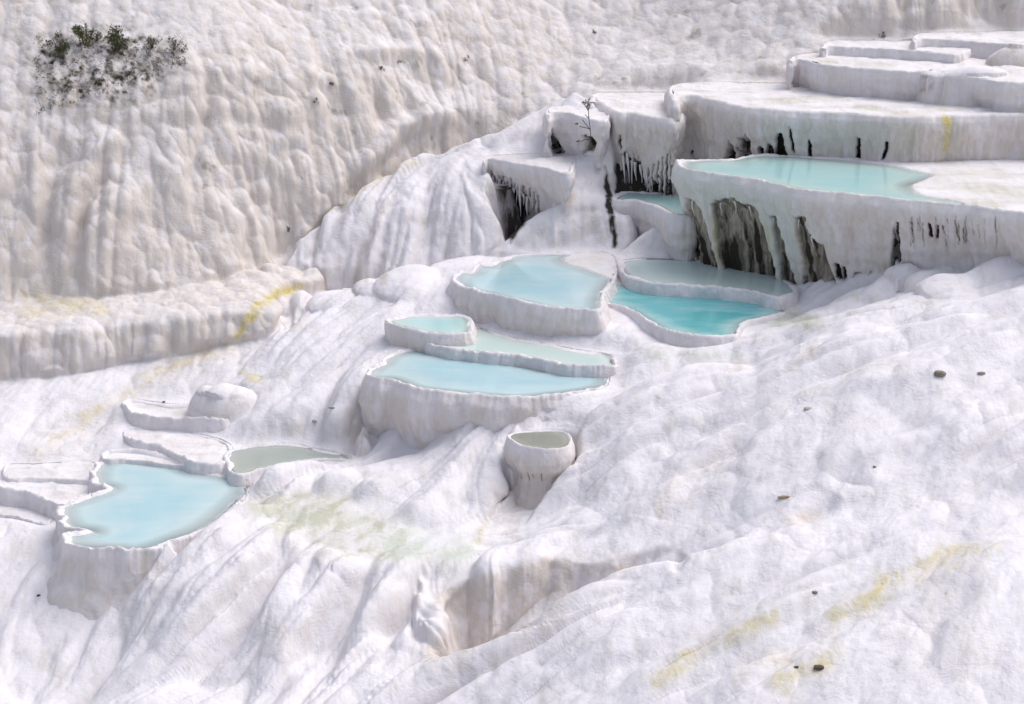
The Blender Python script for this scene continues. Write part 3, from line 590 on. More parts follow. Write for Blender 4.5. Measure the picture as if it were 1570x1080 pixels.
# ------------------------------------------------------------------ pools and terraces
def fill_grid(out, margin, step, zf, clip=None):
    lo = out.min(0)-margin-step; hi = out.max(0)+margin+step
    xs = np.arange(lo[0], hi[0], step); ys = np.arange(lo[1], hi[1], step); gx, gy = np.meshgrid(xs, ys)
    sd = sdist(gx, gy, out); F = grid_faces(len(ys), len(xs)); ok = (sd.ravel()[F] < margin).all(1)
    if clip is not None: ok &= (sdist(gx, gy, clip).ravel()[F] < -.02).all(1)
    F = F[ok]
    u, inv = np.unique(F.ravel(), return_inverse=True)
    x = gx.ravel()[u]; y = gy.ravel()[u]; s = sd.ravel()[u]
    return np.c_[x, y, zf(x, y, s)], inv.reshape(-1, 4), s
def interp(t, prof):
    a = np.array(prof); return np.interp(t, a[:, 0], a[:, 1])
def tub(key, name, label, depth, prof=((0, 0), (.25, .07), (.8, .12), (1.6, -.05), (3, -.1), (9, -.1)), lipw=.15, liph=.075, flute=.06, lobe=.16, step=.06, lean=(0, 0), holes=(), stains=(), green=0.0, beige=.55, water=None, dry=False, cat='travertine pool', wmax=1.2, scal=.05, tips=(), floor_d=.35, film=0, group=None, kill=None):
    p = POOLS[key]; z = p['z']; base = p['out']; cen = base.mean(0)
    th = empty(name, (float(cen[0]), float(cen[1]), z - depth)); tag(th, label, cat, group)
    R, s = resample(base, step); n = len(R)
    tg = np.roll(R, -2, 0) - np.roll(R, 2, 0); nr = np.c_[tg[:, 1], -tg[:, 0]]; nr /= np.linalg.norm(nr, axis=1, keepdims=True)+1e-9
    area = .5*np.sum(R[:, 0]*np.roll(R[:, 1], -1) - np.roll(R[:, 0], -1)*R[:, 1])
    if area < 0: nr = -nr
    kk = np.ones(5)/5
    for q in range(3): nr = np.stack([np.convolve(np.r_[nr[-2:, a], nr[:, a], nr[:2, a]], kk, 'valid') for a in (0, 1)], -1)
    nr /= np.linalg.norm(nr, axis=1, keepdims=True)
    # scalloped lip
    sc_ = scal*(lobes(np.c_[R*1.5, np.zeros(n)], 61)-.6)*2.4 + scal*(lobes(np.c_[R*3.6, np.zeros(n)], 60)-.6) + scal*.35*vn(np.c_[R*9, np.zeros(n)], 62)
    lz = liph*(1 + .6*vn(np.c_[R*1.2, np.zeros(n)], 63) + .45*vn(np.c_[R*6, np.zeros(n)], 64))
    lf = sst(.6, -.15, nr[:, 1]) if dry else 1.0
    if kill: lf = lf*sst(.8, .35, nr @ (np.array(kill)/np.hypot(*kill)))
    lz = lz*lf
    lw = lipw*(1 + .6*vn(np.c_[R*1.1, np.zeros(n)], 65))
    ts = np.r_[np.linspace(0, .5, 9)[1:], np.arange(.5, depth, step*1.25)[1:], depth]
    rows = []; tt = []; io = (1.0, .95, .9) if dry else (2.8, 2.2, 1.25)
    rows.append(np.c_[R - nr*(lw*io[0])[:, None], np.full(n, z-.5)]); tt.append(-1)
    rows.append(np.c_[R - nr*(lw*io[1])[:, None], np.full(n, z-.07)]); tt.append(-1)
    rows.append(np.c_[R - nr*(lw*io[2])[:, None] + nr*sc_[:, None]*.5, z + lz*.3]); tt.append(-1)
    rows.append(np.c_[R - nr*(lw*.6)[:, None] + nr*sc_[:, None], z + lz*.95]); tt.append(-1)
    rows.append(np.c_[R - nr*(lw*.25)[:, None] + nr*sc_[:, None], z + lz]); tt.append(0)
    for t in ts:
        off = interp(t, prof)
        rows.append(np.c_[R + nr*(off + sc_*math.exp(-t*1.5))[:, None] + np.array(lean)*max(t-.5, 0), z + lz*math.exp(-t*4) - t]); tt.append(t)
    A = np.array(rows); nr_ = len(A); tt = np.repeat(np.array(tt, float), n)
    Pv = A.reshape(-1, 3); nn = np.tile(nr, (nr_, 1)); w = sst(.02, .5, tt)
    lx = Pv[:, 0]-lean[0]*np.clip(tt-.5, 0, 99); ly = Pv[:, 1]-lean[1]*np.clip(tt-.5, 0, 99)
    q = np.c_[lx, ly, Pv[:, 2]]
    wv = .25*fbm(q*1.1, 70, 2)
    d = lobe*w*(lobes(np.c_[q[:, 0]*.9+wv, q[:, 1]*.9, q[:, 2]*.35], 71)-.6)*1.6
    fl = lobes(np.c_[q[:, 0]*3.2+wv*2, q[:, 1]*3.2, q[:, 2]*.28+wv], 72)-.6
    d += flute*sst(.25, .9, tt)*(fl*1.6 + .6*(lobes(np.c_[q[:, 0]*7, q[:, 1]*7, q[:, 2]*.35+wv], 83)-.6))
    d += .03*fbm(q*4, 73, 3, .6) * sst(-2, 0.2, tt)
    d += .07*w*(lobes(q*[1.9, 1.9, 1.5], 74)-.6) + .035*sst(.3,1.2,tt)*np.sin(q[:,2]*7+4*fbm(q*.6, 82, 2))
    hole = np.zeros(len(Pv)); px, py, _ = proj(Pv); jx = 2.5*fbm(q*2.5, 75, 3, .6); front = (nn[:, 1] < .35)
    fing = 12*(vn(np.c_[q[:, 0]*6, q[:, 1]*6, q[:, 2]*.25], 76)) + 7*vn(np.c_[q[:, 0]*13, q[:, 1]*13, q[:, 2]*.3], 77)
    sb_ = np.zeros((len(Pv), 3))
    for h in holes:
        poly = np.array(h[0], float); hd = h[1]; kind = h[2] if len(h) > 2 else 1; fj = h[3] if len(h) > 3 else 1.0
        m = front & (px > poly[:, 0].min()-12) & (px < poly[:, 0].max()+12) & (tt > .15)
        sd = np.full(len(Pv), 99.); 
        if m.any(): sd[m] = sdist(px[m]+jx[m], py[m]+jx[m]+fing[m]*fj, poly)
        g = sst(1.0, -1.0, sd); hole = np.maximum(hole, g*hd)
        sb_[:, kind] = np.maximum(sb_[:, kind], sst(.6, -.9, sd))  # bare rock in the bays; painted-in cave darkness in slits and caves
        if kind == 0: sb_[:, 1] = np.maximum(sb_[:, 1], g*np.clip(.1+.8*sst(.1, .5, vn(np.c_[q[:, 0]*3.2, q[:, 1]*3.2, q[:, 2]*.3], 78)+.3*vn(np.c_[q[:, 0]*9, q[:, 1]*9, q[:, 2]*.8], 81)+.55*sst(depth*.4, depth*.8, tt)-.1), 0, 1))
    d -= hole + (hole > .2)*.10*(lobes(np.c_[q[:, 0]*3, q[:, 1]*3, q[:, 2]*.3], 79)-.5)
    Pv[:, :2] += nn*d[:, None]
    st_ = np.zeros((len(Pv), 3)); st_[:, 0] = min(1,beige*1.25)*(.3 + .7*sst(.1, .8, tt))*(.8+.4*np.clip(-fl, 0, 1)) * (tt >= 0) + .15
    st_[:, 1] = green*(.5+.5*fbm(q*.8, 80, 3))*sst(.5, 2.5, tt)
    sb_[:, 2] = film
    for ch, pts, wd, amp in stains:
        c = catmull(np.array(pts, float), False, 4); m = front & (px > c[:, 0].min()-3*wd) & (px < c[:, 0].max()+3*wd)
        dd = dist_line(px[m]+jx[m]*.6, py[m], c)[0]; (st_ if ch < 3 else sb_)[m, ch % 3] += amp*np.exp(-(dd/wd)**2)
    F = grid_faces(nr_, n, True)
    if area > 0: F = F[:, ::-1]
    mesh_obj('rim_wall', Pv, F, TRAV, th, {'stain_shade': np.clip(st_, 0, 1.2), 'stain_shade_b': np.clip(sb_, 0, 1)})
    wout = p.get('wout', base)
    fs = .12 if len(R)*step < 45 else .16
    def floorz(x, y, sd):
        b = .05*fbm(np.c_[x*1.1, y*1.1, x*0], 90, 3) + .02*fbm(np.c_[x*4, y*4, x*0], 91, 2)
        b = b + .05*np.exp(-(fbm(np.c_[x*.35, y*.6, x*0], 94, 3)/.05)**2)*sst(0, -.8, sd)
        if dry: return z - .02 + b*1.3 + .06*(lobes(np.c_[x*.8, y*.8, x*0], 92)-.5)
        if 'wout' in p: s2 = sdist(x, y, wout); return np.where(s2 > 0, z+.02+abs(b)*.6*sst(0, .3, s2), z-.02) - floor_d*sst(0, -.9, s2) + b*.3*sst(-.1, -.5, s2)
        return z - .06 - floor_d*sst(-.1, -1.0, sd) + b*.5
    fv, ff, sd = fill_grid(base, -.02, fs, floorz)
    fst = np.zeros((len(fv), 3)); fsb = np.zeros((len(fv), 3)); nz = fbm(np.c_[fv[:, 0]*.5, fv[:, 1]*1.2, fv[:, 2]*0], 93, 4, .6)
    fst[:, 0] = .2 + .3*nz; fst[:, 1] = p.get('alg', .15)*sst(-.1, .5, nz)
    for ch, pts, wd, amp in p.get('fst', ()):
        fx, fy, _ = proj(fv); c = catmull(np.array(pts, float), False, 4); dd = dist_line(fx+nz*6, fy+nz*2, c)[0]; (fst if ch < 3 else fsb)[:, ch % 3] += amp*np.exp(-(dd/wd)**2)
    mesh_obj('pool_floor' if not dry else 'terrace_top', fv, ff, TRAV, th, {'stain_shade': np.clip(fst, 0, 1.2), 'stain_shade_b': np.clip(fsb, 0, 1)})
    if water:
        wv_, wf, sd = fill_grid(wout, 0.0 if 'wout' not in p else .05, .08, lambda x, y, s_: np.full(len(x), z), base if 'wout' in p else None)
        dep = np.clip(-(sd + .1)/wmax, 0, 1)[:, None]**.8
        if len(wf): tag(mesh_obj('water', wv_, wf, water, th, {'depth': np.repeat(dep, 3, 1)}))
    # hanging stalactites: pixel, length, radius
    for (tx, ty, ln, rd) in tips:
        m = np.where(front & (np.abs(px-tx) < 4) & (tt > .2))[0]
        if not len(m): continue
        j = m[np.argmin(np.abs(px[m]-tx)*.6+np.abs(py[m]-ty))]; c = Pv[j].copy(); 
        c[:2] = q[j, :2] + nn[j]*.07 + np.array(lean)*max(tt[j]-.5, 0)
        K, Mn = 8, 9; vs = []; a0 = random.random()*6
        for i in range(Mn):
            f = i/(Mn-1); r = rd*(1.0-.88*f**.8)*(1+.18*math.sin(a0+f*9)); 
            for a in range(K):
                an = 2*math.pi*a/K; vs.append((c[0]+r*math.cos(an)+.03*math.sin(f*4+a0)+lean[0]*f*ln, c[1]+r*.8*math.sin(an)+lean[1]*f*ln, c[2]+.12-f*(ln+.12)))
        vs = np.array(vs); F2 = grid_faces(Mn, K, True)[:, ::-1]; zc = np.zeros((len(vs), 3)); zs = zc.copy(); zs[:, 0] = .5
        mesh_obj('stalactite', vs, F2, TRAV, th, {'stain_shade': zs, 'stain_shade_b': zc})
    return th

tub('P1', 'travertine_pool', 'round milky blue pool with a thick bulging white rim, upper centre, beside the turquoise pool', 2.6, prof=((0,.0),(.3,.10),(.9,.24),(1.4,.12),(1.8,.02),(3,0)), lobe=.2, flute=.05, water=W_BLUE, beige=.5, wmax=2.2, kill=(1,.5), scal=.09)
tub('P2', 'travertine_pool', 'bright turquoise pool with dark reflections below the hollow dark-streaked wall', 2.6, prof=((0,.02),(.4,.12),(1.0,.1),(2,.0),(4,0)), lipw=.13, water=W_CYAN, beige=.35, green=.1, wmax=1.2, kill=(1,.3))
tub('P2b', 'travertine_pool', 'narrow shallow grey-green pool at the foot of the dark hollow wall', 1.6, lipw=.2, water=W_PALE, beige=.3, wmax=.9, liph=.07, kill=(.5,1))
tub('P3', 'travertine_pool', 'small grey-green pool with rounded outer wall left of the long pale pool', 2.4, prof=((0,.02),(.4,.12),(1,.1),(1.6,-.1),(4,-.3)), water=W_AQUA, beige=.7, wmax=1.0)
tub('P4', 'travertine_pool', 'long shallow pale green pool between the round pool and the lower blue pool', 1.4, lipw=.2, liph=.1, water=W_PALE, beige=.35, scal=.12, wmax=.8, kill=(1,0))
tub('P5', 'travertine_pool', 'wide pale blue pool on a tall smooth white wall, lowest of the central group', 4.2, prof=((0,.0),(.4,.16),(1.1,.28),(1.9,.14),(2.6,-.1),(3.5,-.3),(6,-.4)), lobe=.32, flute=.03, lipw=.16, liph=.09, water=W_BLUE, beige=.5, wmax=2.0, scal=.1, kill=(1,.2))
tub('P6', 'travertine_pool', 'oval grey pool with thin pale rim behind the big lower-left blue pool', 1.2, lipw=.16, water=W_GREY, beige=.3, wmax=.6, kill=(1,.3))
tub('P7', 'travertine_pool', 'large two-lobed milky blue pool at lower left with a ragged scalloped rim', 3.4, prof=((0,.0),(.3,.05),(.8,.1),(1.4,.3),(2.2,.8),(4,2.0)), lobe=.14, flute=.03, lipw=.16, liph=.08, water=W_BLUE, beige=.5, scal=.16, wmax=2.6, kill=(1,.1), stains=((1,[(222,835),(222,880)],6,.7),))
POOLS['Q1']['alg'] = .6
tub('Q1', 'travertine_pool', 'small drained basin with thin rim and tan floor beside the rounded boulder', 1.3, lipw=.12, liph=.12, floor_d=.15, beige=.35, kill=(1,.6))
tub('Q2', 'travertine_terrace', 'low curved white terrace step just below the small drained basin', 1.4, lipw=.16, liph=.12, dry=True, beige=.3, cat='travertine terrace')
tub('Q3', 'travertine_terrace', 'thin pale ledge basin touching the far edge of the lower-left pool', .6, lipw=.10, liph=.08, floor_d=.05, beige=.4, cat='travertine terrace')
tub('L1', 'travertine_terrace', 'flat whitish terrace strip behind the dry basin left of the big blue pool', .6, lipw=.1, liph=.05, dry=True, beige=.4, cat='travertine terrace')
tub('L2', 'travertine_terrace', 'dry shallow white basin against the left rim of the big blue pool', 1.6, lipw=.14, liph=.1, dry=True, beige=.35, cat='travertine terrace')
tub('L3', 'travertine_terrace', 'small low basin at the picture edge below the dry shallow basin', 1.4, lipw=.14, liph=.12, dry=True, beige=.3, cat='travertine terrace')
tub('CUP', 'travertine_cup', 'small goblet-shaped travertine cup with grey water standing alone on the white slope', 4.2, prof=((0,.0),(.3,.10),(.7,.15),(1.0,.08),(1.2,-.06),(1.45,-.12),(1.9,-.12),(2.3,.12),(3.1,.42),(5,.8)), lobe=.05, flute=.07, step=.035, lipw=.07, liph=.05, water=W_DULL, beige=.8, wmax=.5, cat='travertine cup', scal=.02, floor_d=.3,
    stains=((4,[(799,726),(800,733)],1,.35),(4,[(811,725),(812,736)],1.1,.5),(4,[(818,727),(818,733)],1,.3),(4,[(829,727),(831,738)],1,.45),(0,[(846,724),(848,734)],1.6,.4),(0,[(780,722),(860,726)],8,.5),(1,[(795,775),(800,795)],8,.6)))
# big hollow wall under the upper pool
holesP0 = [([(1049,305),(1060,306),(1072,318),(1082,345),(1090,375),(1100,405),(1103,420),(1072,412),(1063,380),(1055,340)],.30,0,.15),
 ([(1092,312),(1105,306),(1120,304),(1140,312),(1158,318),(1170,345),(1180,385),(1192,420),(1194,440),(1150,428),(1112,420),(1102,385),(1095,345)],.34,0,.15),
 ([(1181,332),(1190,331),(1196,352),(1206,385),(1218,430),(1224,446),(1205,448),(1198,420),(1190,380),(1184,350)],.35,0,.1),
 ([(1219,333),(1234,332),(1238,358),(1262,378),(1266,400),(1276,420),(1282,435),(1262,436),(1240,445),(1230,436),(1228,395),(1222,360)],.3,0,.15),
 ([(1281,404),(1287,408),(1292,430),(1280,425)],.5,1,.1),([(1292,410),(1297,412),(1299,438),(1292,436)],.5,1,.1),([(1312,418),(1321,418),(1318,435),(1310,434)],.5,1,.1),([(1336,414),(1339,428),(1333,434)],.4,1,.1),([(1371,345),(1375,370),(1380,398),(1374,400),(1369,420),(1364,425),(1368,380)],.45,1,.1),([(1374,340),(1377,342),(1382,400),(1378,402)],.35,1,.1),([(1240,418),(1244,418),(1246,445),(1239,445)],.4,1,.1),
 ([(1424,344),(1427,344),(1430,362),(1426,362)],.3,1,.1),([(1436,346),(1439,346),(1440,366),(1437,366)],.3,1,.1),([(1446,346),(1447,346),(1448,364)],.25,1,.1)]
POOLS['P0']['alg'] = .5; POOLS['P0']['fst'] = [(1,[(1440,275),(1500,290),(1560,300)],14,.35),(1,[(1430,262),(1540,262)],5,.3),(1,[(1480,312),(1540,316)],5,.3)]
stP0 = tuple((4, [(x, y0), (x+random.uniform(1, 4), y0+random.uniform(15, 50))], random.uniform(.6, 1.2), random.uniform(.2, .55)) for x, y0 in [(random.uniform(1390, 1530), random.uniform(330, 350)) for _ in range(26)])
stP0 += tuple((0, [(x, 320), (x+14, 430)], 3, .7) for x in (1052, 1094, 1176, 1212, 1230, 1300, 1345)) + tuple((2, [(x, y), (x+12, y+70)], 2.2, .55) for x, y in ((1050, 330), (1092, 335), (1176, 350), (1222, 350)))
stP0 += ((5, [(1050,280),(1120,295),(1200,330),(1215,440)], 30, .32), (5, [(1180,340),(1205,420)], 14, .3))
tub('P0', 'travertine_pool', 'highest pool, aqua water over a tall overhanging wall with dark hollow bays', 6.2, prof=((0,.0),(.35,.17),(.9,.24),(1.4,.02),(2,-.12),(4,-.3),(6.5,-.3)), lean=(.18, .12), lobe=.14, flute=.12, step=.055, lipw=.15, liph=.06, holes=holesP0, stains=stP0, water=W_AQUA, beige=.6, wmax=2.4, cat='travertine pool', film=.15, green=.0,
    tips=((1062,312,.7,.06),(1078,330,.5,.05),(1106,315,.4,.05),(1128,312,.5,.06),(1150,320,.45,.05),(1246,365,.5,.05),(1186,338,.4,.04),(1226,340,.45,.04)))
tub('P0b', 'travertine_pool', 'small aqua pool on a curved pedestal wall left of the highest pool', 4.2, prof=((0,.02),(.3,.12),(.8,.1),(1.5,-.05),(2.6,-.3),(5,-.6)), lipw=.16, water=W_AQUA, beige=.5, flute=.05, wmax=1, holes=(([(962,352),(964,352),(968,372),(963,372)],.25,1,.1),([(975,350),(977,350),(979,364)],.2,1,.1)))
hT1 = [([(1118,216),(1124,226),(1127,252),(1108,252)],.7,1,.3),([(1130,222),(1134,240),(1139,252),(1127,252)],.5,1,.3),([(1132,212),(1142,216),(1149,252),(1134,252)],.7,1,.3),([(1143,204),(1149,216),(1154,252),(1145,252)],.6,1,.2),([(1176,222),(1184,222),(1186,252),(1173,252)],.5,1,.2),([(1191,204),(1198,204),(1210,252),(1186,252)],.7,1,.2),([(1163,228),(1170,228),(1171,252),(1162,252)],.5,1,.2),
 ([(1210,196),(1213,200),(1219,234),(1215,230)],.3,1,.1),([(1238,212),(1243,222),(1245,248),(1240,246)],.4,1,.1),([(1315,212),(1320,214),(1318,248),(1312,246)],.4,1,.1),([(1357,218),(1362,220),(1357,246),(1352,244)],.3,1,.1),([(1059,232),(1064,232),(1064,252),(1059,252)],.3,1,.1)]
stT1 = ((2,[(1452,182),(1448,230)],5,.7),(1,[(1460,182),(1460,215)],8,.7),(1,[(1400,205),(1395,245)],9,.55),(2,[(1445,180),(1450,190)],5,.5),(0,[(1218,225),(1219,243)],1.5,1.),(0,[(1300,200),(1420,215)],22,.4))
POOLS['T1']['alg'] = .6; POOLS['T1']['fst'] = [(1,[(1140,150),(1210,156)],3,.7),(1,[(1310,163),(1390,174)],4,.8),(1,[(1440,160),(1530,158)],4,.3)]
tub('T1', 'travertine_terrace', 'long dry terrace with fluted wall and narrow dark slits behind the highest pool', 3.4, prof=((0,.05),(.3,.2),(.8,.2),(1.4,.05),(2.4,-.1),(4,-.2)), lobe=.12, flute=.11, holes=hT1, stains=stT1, dry=True, beige=.7, cat='travertine terrace', lipw=.2, liph=.05)
POOLS['T2']['fst'] = [(1,[(1260,94),(1300,97)],3,.7),(1,[(1310,98),(1370,100)],4,.8)]
tub('T2', 'travertine_terrace', 'smooth lavender-white dry terrace wall near the top right, above the fluted terrace', 2.6, prof=((0,0),(.3,.08),(1.,.02),(2.2,-.3),(4,-.5)), lobe=.18, flute=.05, dry=True, beige=.35, cat='travertine terrace', liph=.05)
tub('T3', 'travertine_terrace', 'short narrow white ledge standing on the smooth terrace at top right', 1.2, lobe=.1, flute=.02, dry=True, beige=.25, cat='travertine terrace', liph=.04)
tub('T4', 'travertine_terrace', 'topmost white ledge reaching the right edge against the brownish cliff', 1.6, lobe=.15, flute=.02, dry=True, beige=.3, cat='travertine terrace', liph=.04)
hT5 = [([(942,238),(952,262),(956,300),(944,300),(936,262)],.9,1,.6),([(953,236),(960,234),(968,250),(975,272),(986,262),(990,300),(958,300)],.95,1,.6),([(972,250),(984,246),(990,270),(992,300),(970,300)],1.0,1,.5),([(998,272),(1004,280),(1010,300),(1002,300)],.6,1,.3),([(1010,270),(1014,285),(1018,300),(1010,300)],.5,1,.3),
 ([(918,250),(926,256),(934,290),(940,320),(948,350),(952,382),(940,382),(934,330),(924,280)],.8,1,.2),([(951,205),(953,215),(953,228),(950,220)],.3,1,.1),([(1024,275),(1027,275),(1028,300),(1024,300)],.3,1,.1)]
tub('T5', 'travertine_terrace', 'terrace block with long dripping curtain over dark caves, left of the fluted terrace', 8.4, prof=((0,.05),(.25,.2),(.7,.18),(1.3,.02),(3,-.25),(5,-.45),(9,-.6)), lobe=.2, flute=.12, step=.05, lean=(.06, .05), holes=hT5 + [([(x, 232+(i*13%7)*5), (x+1.2, 232+(i*13%7)*5), (x+2, 300), (x-1, 300)], .3, 1, .05) for i, x in enumerate(range(930, 1036, 7))], dry=True, beige=.65, cat='travertine terrace', lipw=.2, liph=.05,
    stains=((0,[(925,260),(930,330)],5,1.0),(2,[(922,258),(926,300)],3,.6),(0,[(952,205),(953,240)],2,.9)),
    tips=((948,245,1.2,.09),(962,238,1.6,.1),(976,252,.9,.12),(984,256,.9,.1),(969,250,1.5,.08),(938,262,1.1,.08),(1000,276,.6,.06),(1012,276,.6,.06),(992,262,1.1,.09),(956,240,1.9,.08)))
hT6 = [([(843,198),(850,206),(858,222),(866,232),(852,240),(848,240),(846,215)],.6,1,.2),([(893,208),(903,208),(912,216),(906,232),(894,234),(896,220)],.7,1,.3)]
tub('T6', 'travertine_terrace', 'small cracked white block with dark notches behind the little twig plant', 2.6, prof=((0,0),(.3,.1),(1,.02),(2,-.25),(4,-.5)), lobe=.2, flute=.03, holes=hT6, dry=True, beige=.35, cat='travertine terrace', liph=.04)
hT7 = [([(752+i*6.1, 262+i*2.6+(i*7%5)*2), (753.5+i*6.1, 262+i*2.6+(i*7%5)*2), (755+i*6.1, 300+i*3), (752.5+i*6.1, 300+i*3)],.5,1,.05) for i in range(13)] + [([(750,268),(760,274),(772,282),(786,288),(800,296),(814,310),(822,330),(800,378),(755,378),(748,300)],1.3,1,.8)]
tub('T7', 'travertine_terrace', 'jutting white shelf fringed with stalactites above a dark cave on the white dome', 4.4, prof=((0,.02),(.3,.1),(.8,-.02),(1.4,-.25),(2.2,-.5),(5,-.9)), lobe=.12, flute=.10, step=.045, holes=hT7, dry=True, beige=.5, cat='travertine terrace', lipw=.14, liph=.05,
    tips=tuple((752+i*5.2, 268+i*3.1+(i%3), [.35,.8,.5,1.1,.6,.9,.45,1.0,.7,1.3,.5,.95,.6][i], [.06,.09,.07,.1][i%4]) for i in range(13)))

# ------------------------------------------------------------------ plants
def leaf_cloud(c, rad, n, size, seed):
    r = np.random.default_rng(seed); p = r.normal(size=(n, 3)); p /= np.linalg.norm(p, axis=1, keepdims=True); p *= r.random((n, 1))**.4
    cl = r.normal(size=(7, 3))*.45; k = r.integers(0, 7, n); p = p*.55 + cl[k]
    p = p*np.array(rad) + np.array(c); a = r.normal(size=(n, 3)); a /= np.linalg.norm(a, axis=1, keepdims=True); b = np.cross(a, r.normal(size=(n, 3))); b /= np.linalg.norm(b, axis=1, keepdims=True)
    s = size*(.6+.8*r.random((n, 1))); v = np.stack([p-a*s, p-b*s*.4, p+a*s, p+b*s*.4], 1).reshape(-1, 3); return v, np.arange(4*n).reshape(-1, 4)
def stick(a, b, r0, r1, k=5):
    a = np.array(a, float); b = np.array(b, float); d = b-a; d /= np.linalg.norm(d)+1e-9; u = np.cross(d, [0.3, .2, .9]); u /= np.linalg.norm(u); w = np.cross(d, u)
    an = np.arange(k)*2*np.pi/k; ring = np.outer(np.cos(an), u)+np.outer(np.sin(an), w); return np.vstack([a+ring*r0, b+ring*r1]), grid_faces(2, k, True)
def sticks(name, L, mat, parent):
    vs, fs, o = [], [], 0
    for a in L: v, f = stick(*a); vs.append(v); fs.append(f+o); o += len(v)
    return mesh_obj(name, np.vstack(vs), np.vstack(fs), mat, parent)
def shrub(px, py, rad, n, size, label, mat=M_LEAF, group='shrubs on the top left cliff edge', seed=1):
    g = ground(px, py); th = empty('shrub', tuple(float(x) for x in g)); tag(th, label, 'shrub', group); c = np.array([g[0], g[1]-.15, g[2]+rad[2]*.8])
    r = random.Random(seed); L = []
    for i in range(9): L.append(((g[0]+r.uniform(-.05, .05), g[1], g[2]-.1), (c[0]+r.uniform(-.7, .7)*rad[0], c[1]+r.uniform(-.6, .6)*rad[1], c[2]+r.uniform(-.2, .8)*rad[2]), .025, .008))
    sticks('branches', L, M_TWIG, th); v, f = leaf_cloud(c, rad, n, size, seed); mesh_obj('foliage', v, f, mat, th, smooth=False)
shrub(92, 82, (.45, .4, .55), 420, .075, 'olive green shrub nearest the left edge, first of the row on the cliff top', seed=3)
shrub(130, 68, (.5, .4, .6), 480, .075, 'rounded green shrub, second from the left on the cliff top', seed=5)
shrub(148, 62, (.3, .3, .35), 200, .06, 'tiny pale green shrub close beside the rounded second shrub', seed=6)
shrub(180, 76, (.5, .4, .7), 520, .08, 'tallest green shrub with dark brown base, at the right end of the green ones', seed=8)
shrub(235, 72, (.35, .3, .4), 200, .06, 'dry grey-brown bush right of the tallest green shrub', mat=M_DRY, seed=9)
shrub(268, 76, (.22, .2, .3), 90, .05, 'small isolated grey tuft furthest right of the cliff top shrubs', mat=M_DRY, seed=12)
for i, (x, y, lb) in enumerate([(713, 92, 'small dark plant tuft alone on the pale upper slope'), (585, 108, 'dark tuft in a hollow at the top of the brown-streaked cliff runnel'), (612, 95, 'narrow dark tuft beside the brown-streaked runnel'), (483, 156, 'tiny dark tuft on the middle of the back cliff'), (910, 50, 'small dark tuft at the upper border of the slope'), (1352, 55, 'thin dark tuft on the brownish cliff above the top right ledges'), (443, 355, 'grey lichen tuft where the cliff meets the white dome'), (508, 130, 'tiny tuft beside the cliff bulges, above the cliff middle')]):
    g = ground(x, y); th = empty('plant_tuft', tuple(float(q) for q in g)); tag(th, lb, 'plant', 'dark tufts scattered on the cliffs')
    v, f = leaf_cloud((g[0], g[1]-.08, g[2]+.08), (.16, .12, .16), 60, .05, 40+i); mesh_obj('leaves', v, f, M_DRY, th, smooth=False)
# low dry scrub spread over the lichen patch
vs, fs, o_ = [], [], 0
for i in range(420):
    x = 55 + 230*random.random()**1.1; y = 58 + (120 - .35*(x-60))*random.random()
    g = ground(x, y, 3.5); v, f = leaf_cloud((g[0], g[1]-.05, g[2]+.04), (.17, .12, .15), 11, .05, 300+i); vs.append(v); fs.append(f+o_); o_ += len(v)
tag(mesh_obj('dry_scrub', np.vstack(vs), np.vstack(fs), M_DRY, smooth=False), 'sparse grey-brown scrub scattered over the lichen covered cliff top', 'scrub', kind='stuff')
# twig plant
g = at_d(905, 238, 118.2); th = empty('twig_plant', tuple(float(x) for x in g)); tag(th, 'leggy bare twig plant with a few brown-green leaves at the corner of the curtain terrace', 'plant')
def W(px, py): return at_d(px, py, 117.4)
L = []
for line in ([(903,232),(906,215),(905,198),(903,182),(902,170),(901,160)],[(905,200),(898,190),(893,184)],[(903,182),(897,176)],[(905,198),(897,196),(888,194)],[(906,215),(897,214),(889,218)],[(902,170),(905,160)],[(902,170),(896,160)],[(906,222),(912,226)]):
    for a, b in zip(line[:-1], line[1:]): L.append((W(*a), W(*b), .025, .018))
sticks('branches', L, M_TWIG, th)
vs, fs, o_ = [], [], 0
for (x, y, s) in ((899,157,.22),(904,156,.2),(901,162,.16),(885,191,.16),(887,217,.14),(895,158,.12),(898,207,.1),(910,226,.12)):
    v, f = leaf_cloud(W(x, y), (s*.7, s*.6, s*.6), 16, .06, int(x+y)); vs.append(v); fs.append(f+o_); o_ += len(v)
mesh_obj('leaves', np.vstack(vs), np.vstack(fs), M_LEAF, th, smooth=False)

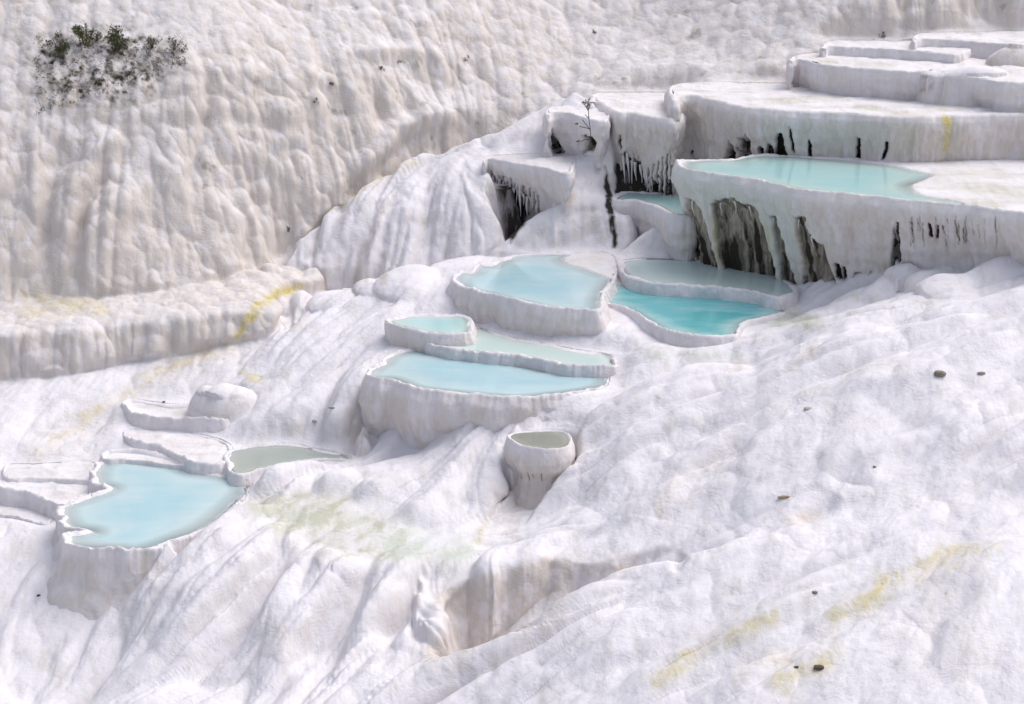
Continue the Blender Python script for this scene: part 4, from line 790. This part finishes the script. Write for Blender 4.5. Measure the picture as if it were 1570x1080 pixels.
# ------------------------------------------------------------------ loose stones and debris
def stone(name, cat, label, px, py, r, mat, seed, rot=0, group=None):
    g = ground(px, py); rr = np.random.default_rng(seed); nu, nv = 12, 8; u = np.linspace(0, 2*np.pi, nu, endpoint=False); v = np.linspace(.02, np.pi-.02, nv)
    P = np.stack([np.outer(np.sin(v), np.cos(u)), np.outer(np.sin(v), np.sin(u)), np.outer(np.cos(v), np.ones(nu))], -1).reshape(-1, 3)
    P = P*(1+.28*fbm(P*1.3+seed*7, seed, 2)[:, None]); P = np.sign(P)*np.abs(P)**.8; P *= np.array(r)
    c, s = math.cos(rot), math.sin(rot); P[:, :2] = P[:, :2] @ np.array([[c, s], [-s, c]])
    o = mesh_obj(name, P, grid_faces(nv, nu, True)[:, ::-1], mat, smooth=False); o.location = (g[0], g[1], g[2]+r[2]*.35); return tag(o, label, cat, group)
stone('stone', 'stone', 'brown angular rock lying on the right slope below the dark hollows, near the right edge', 1441, 574, (.26, .2, .12), M_STONE, 3)
stone('stone', 'stone', 'flat dark sliver of rock right of the brown angular rock', 1505, 573, (.18, .12, .04), M_STONE, 5)
stone('stone', 'stone', 'flat pale oval pebble on the white slope right of the centre', 1239, 627, (.19, .16, .07), M_PALE, 7)
stone('wood_fragment', 'wood fragment', 'short tan piece of wood lying on the lower right slope', 1203, 763, (.27, .09, .05), M_WOOD, 9, .15)
stone('stone', 'stone', 'dark stone at the bottom edge among yellow stains', 1254, 1024, (.2, .14, .08), M_DARKST, 11)
stone('stone', 'stone', 'small dark chip left of the dark stone at the bottom edge', 1222, 1025, (.09, .07, .04), M_DARKST, 12)
stone('stone', 'stone', 'small grey stone above the yellow streak, lower right', 1250, 908, (.11, .09, .05), M_STONE, 13)
stone('stone', 'stone', 'small grey pebble on the white slope left of the tall lower pool wall', 481, 646, (.12, .1, .08), M_PALE, 14)
stone('stone', 'stone', 'tiny reddish chip beside the small drained basin', 251, 617, (.07, .06, .04), M_DARKST, 15)
stone('stone', 'stone', 'dark speck of rock on the long dry terrace at upper right', 1413, 160, (.16, .1, .05), M_DARKST, 16)
stone('stone', 'stone', 'dark chip beside the left foot of the lower-left pool wall', 59, 914, (.09, .07, .04), M_DARKST, 17)
stone('stone', 'stone', 'mossy chip at the base of the lower-left pool wall', 127, 905, (.12, .08, .04), M_DARKST, 18)
stone('stone', 'stone', 'small grey chip above the wood fragment', 1340, 716, (.08, .07, .04), M_STONE, 19)
stone('stone', 'stone', 'flat grey-brown flake on the slope between the boulder and the tall pool wall', 510, 626, (.2, .08, .03), M_STONE, 20)
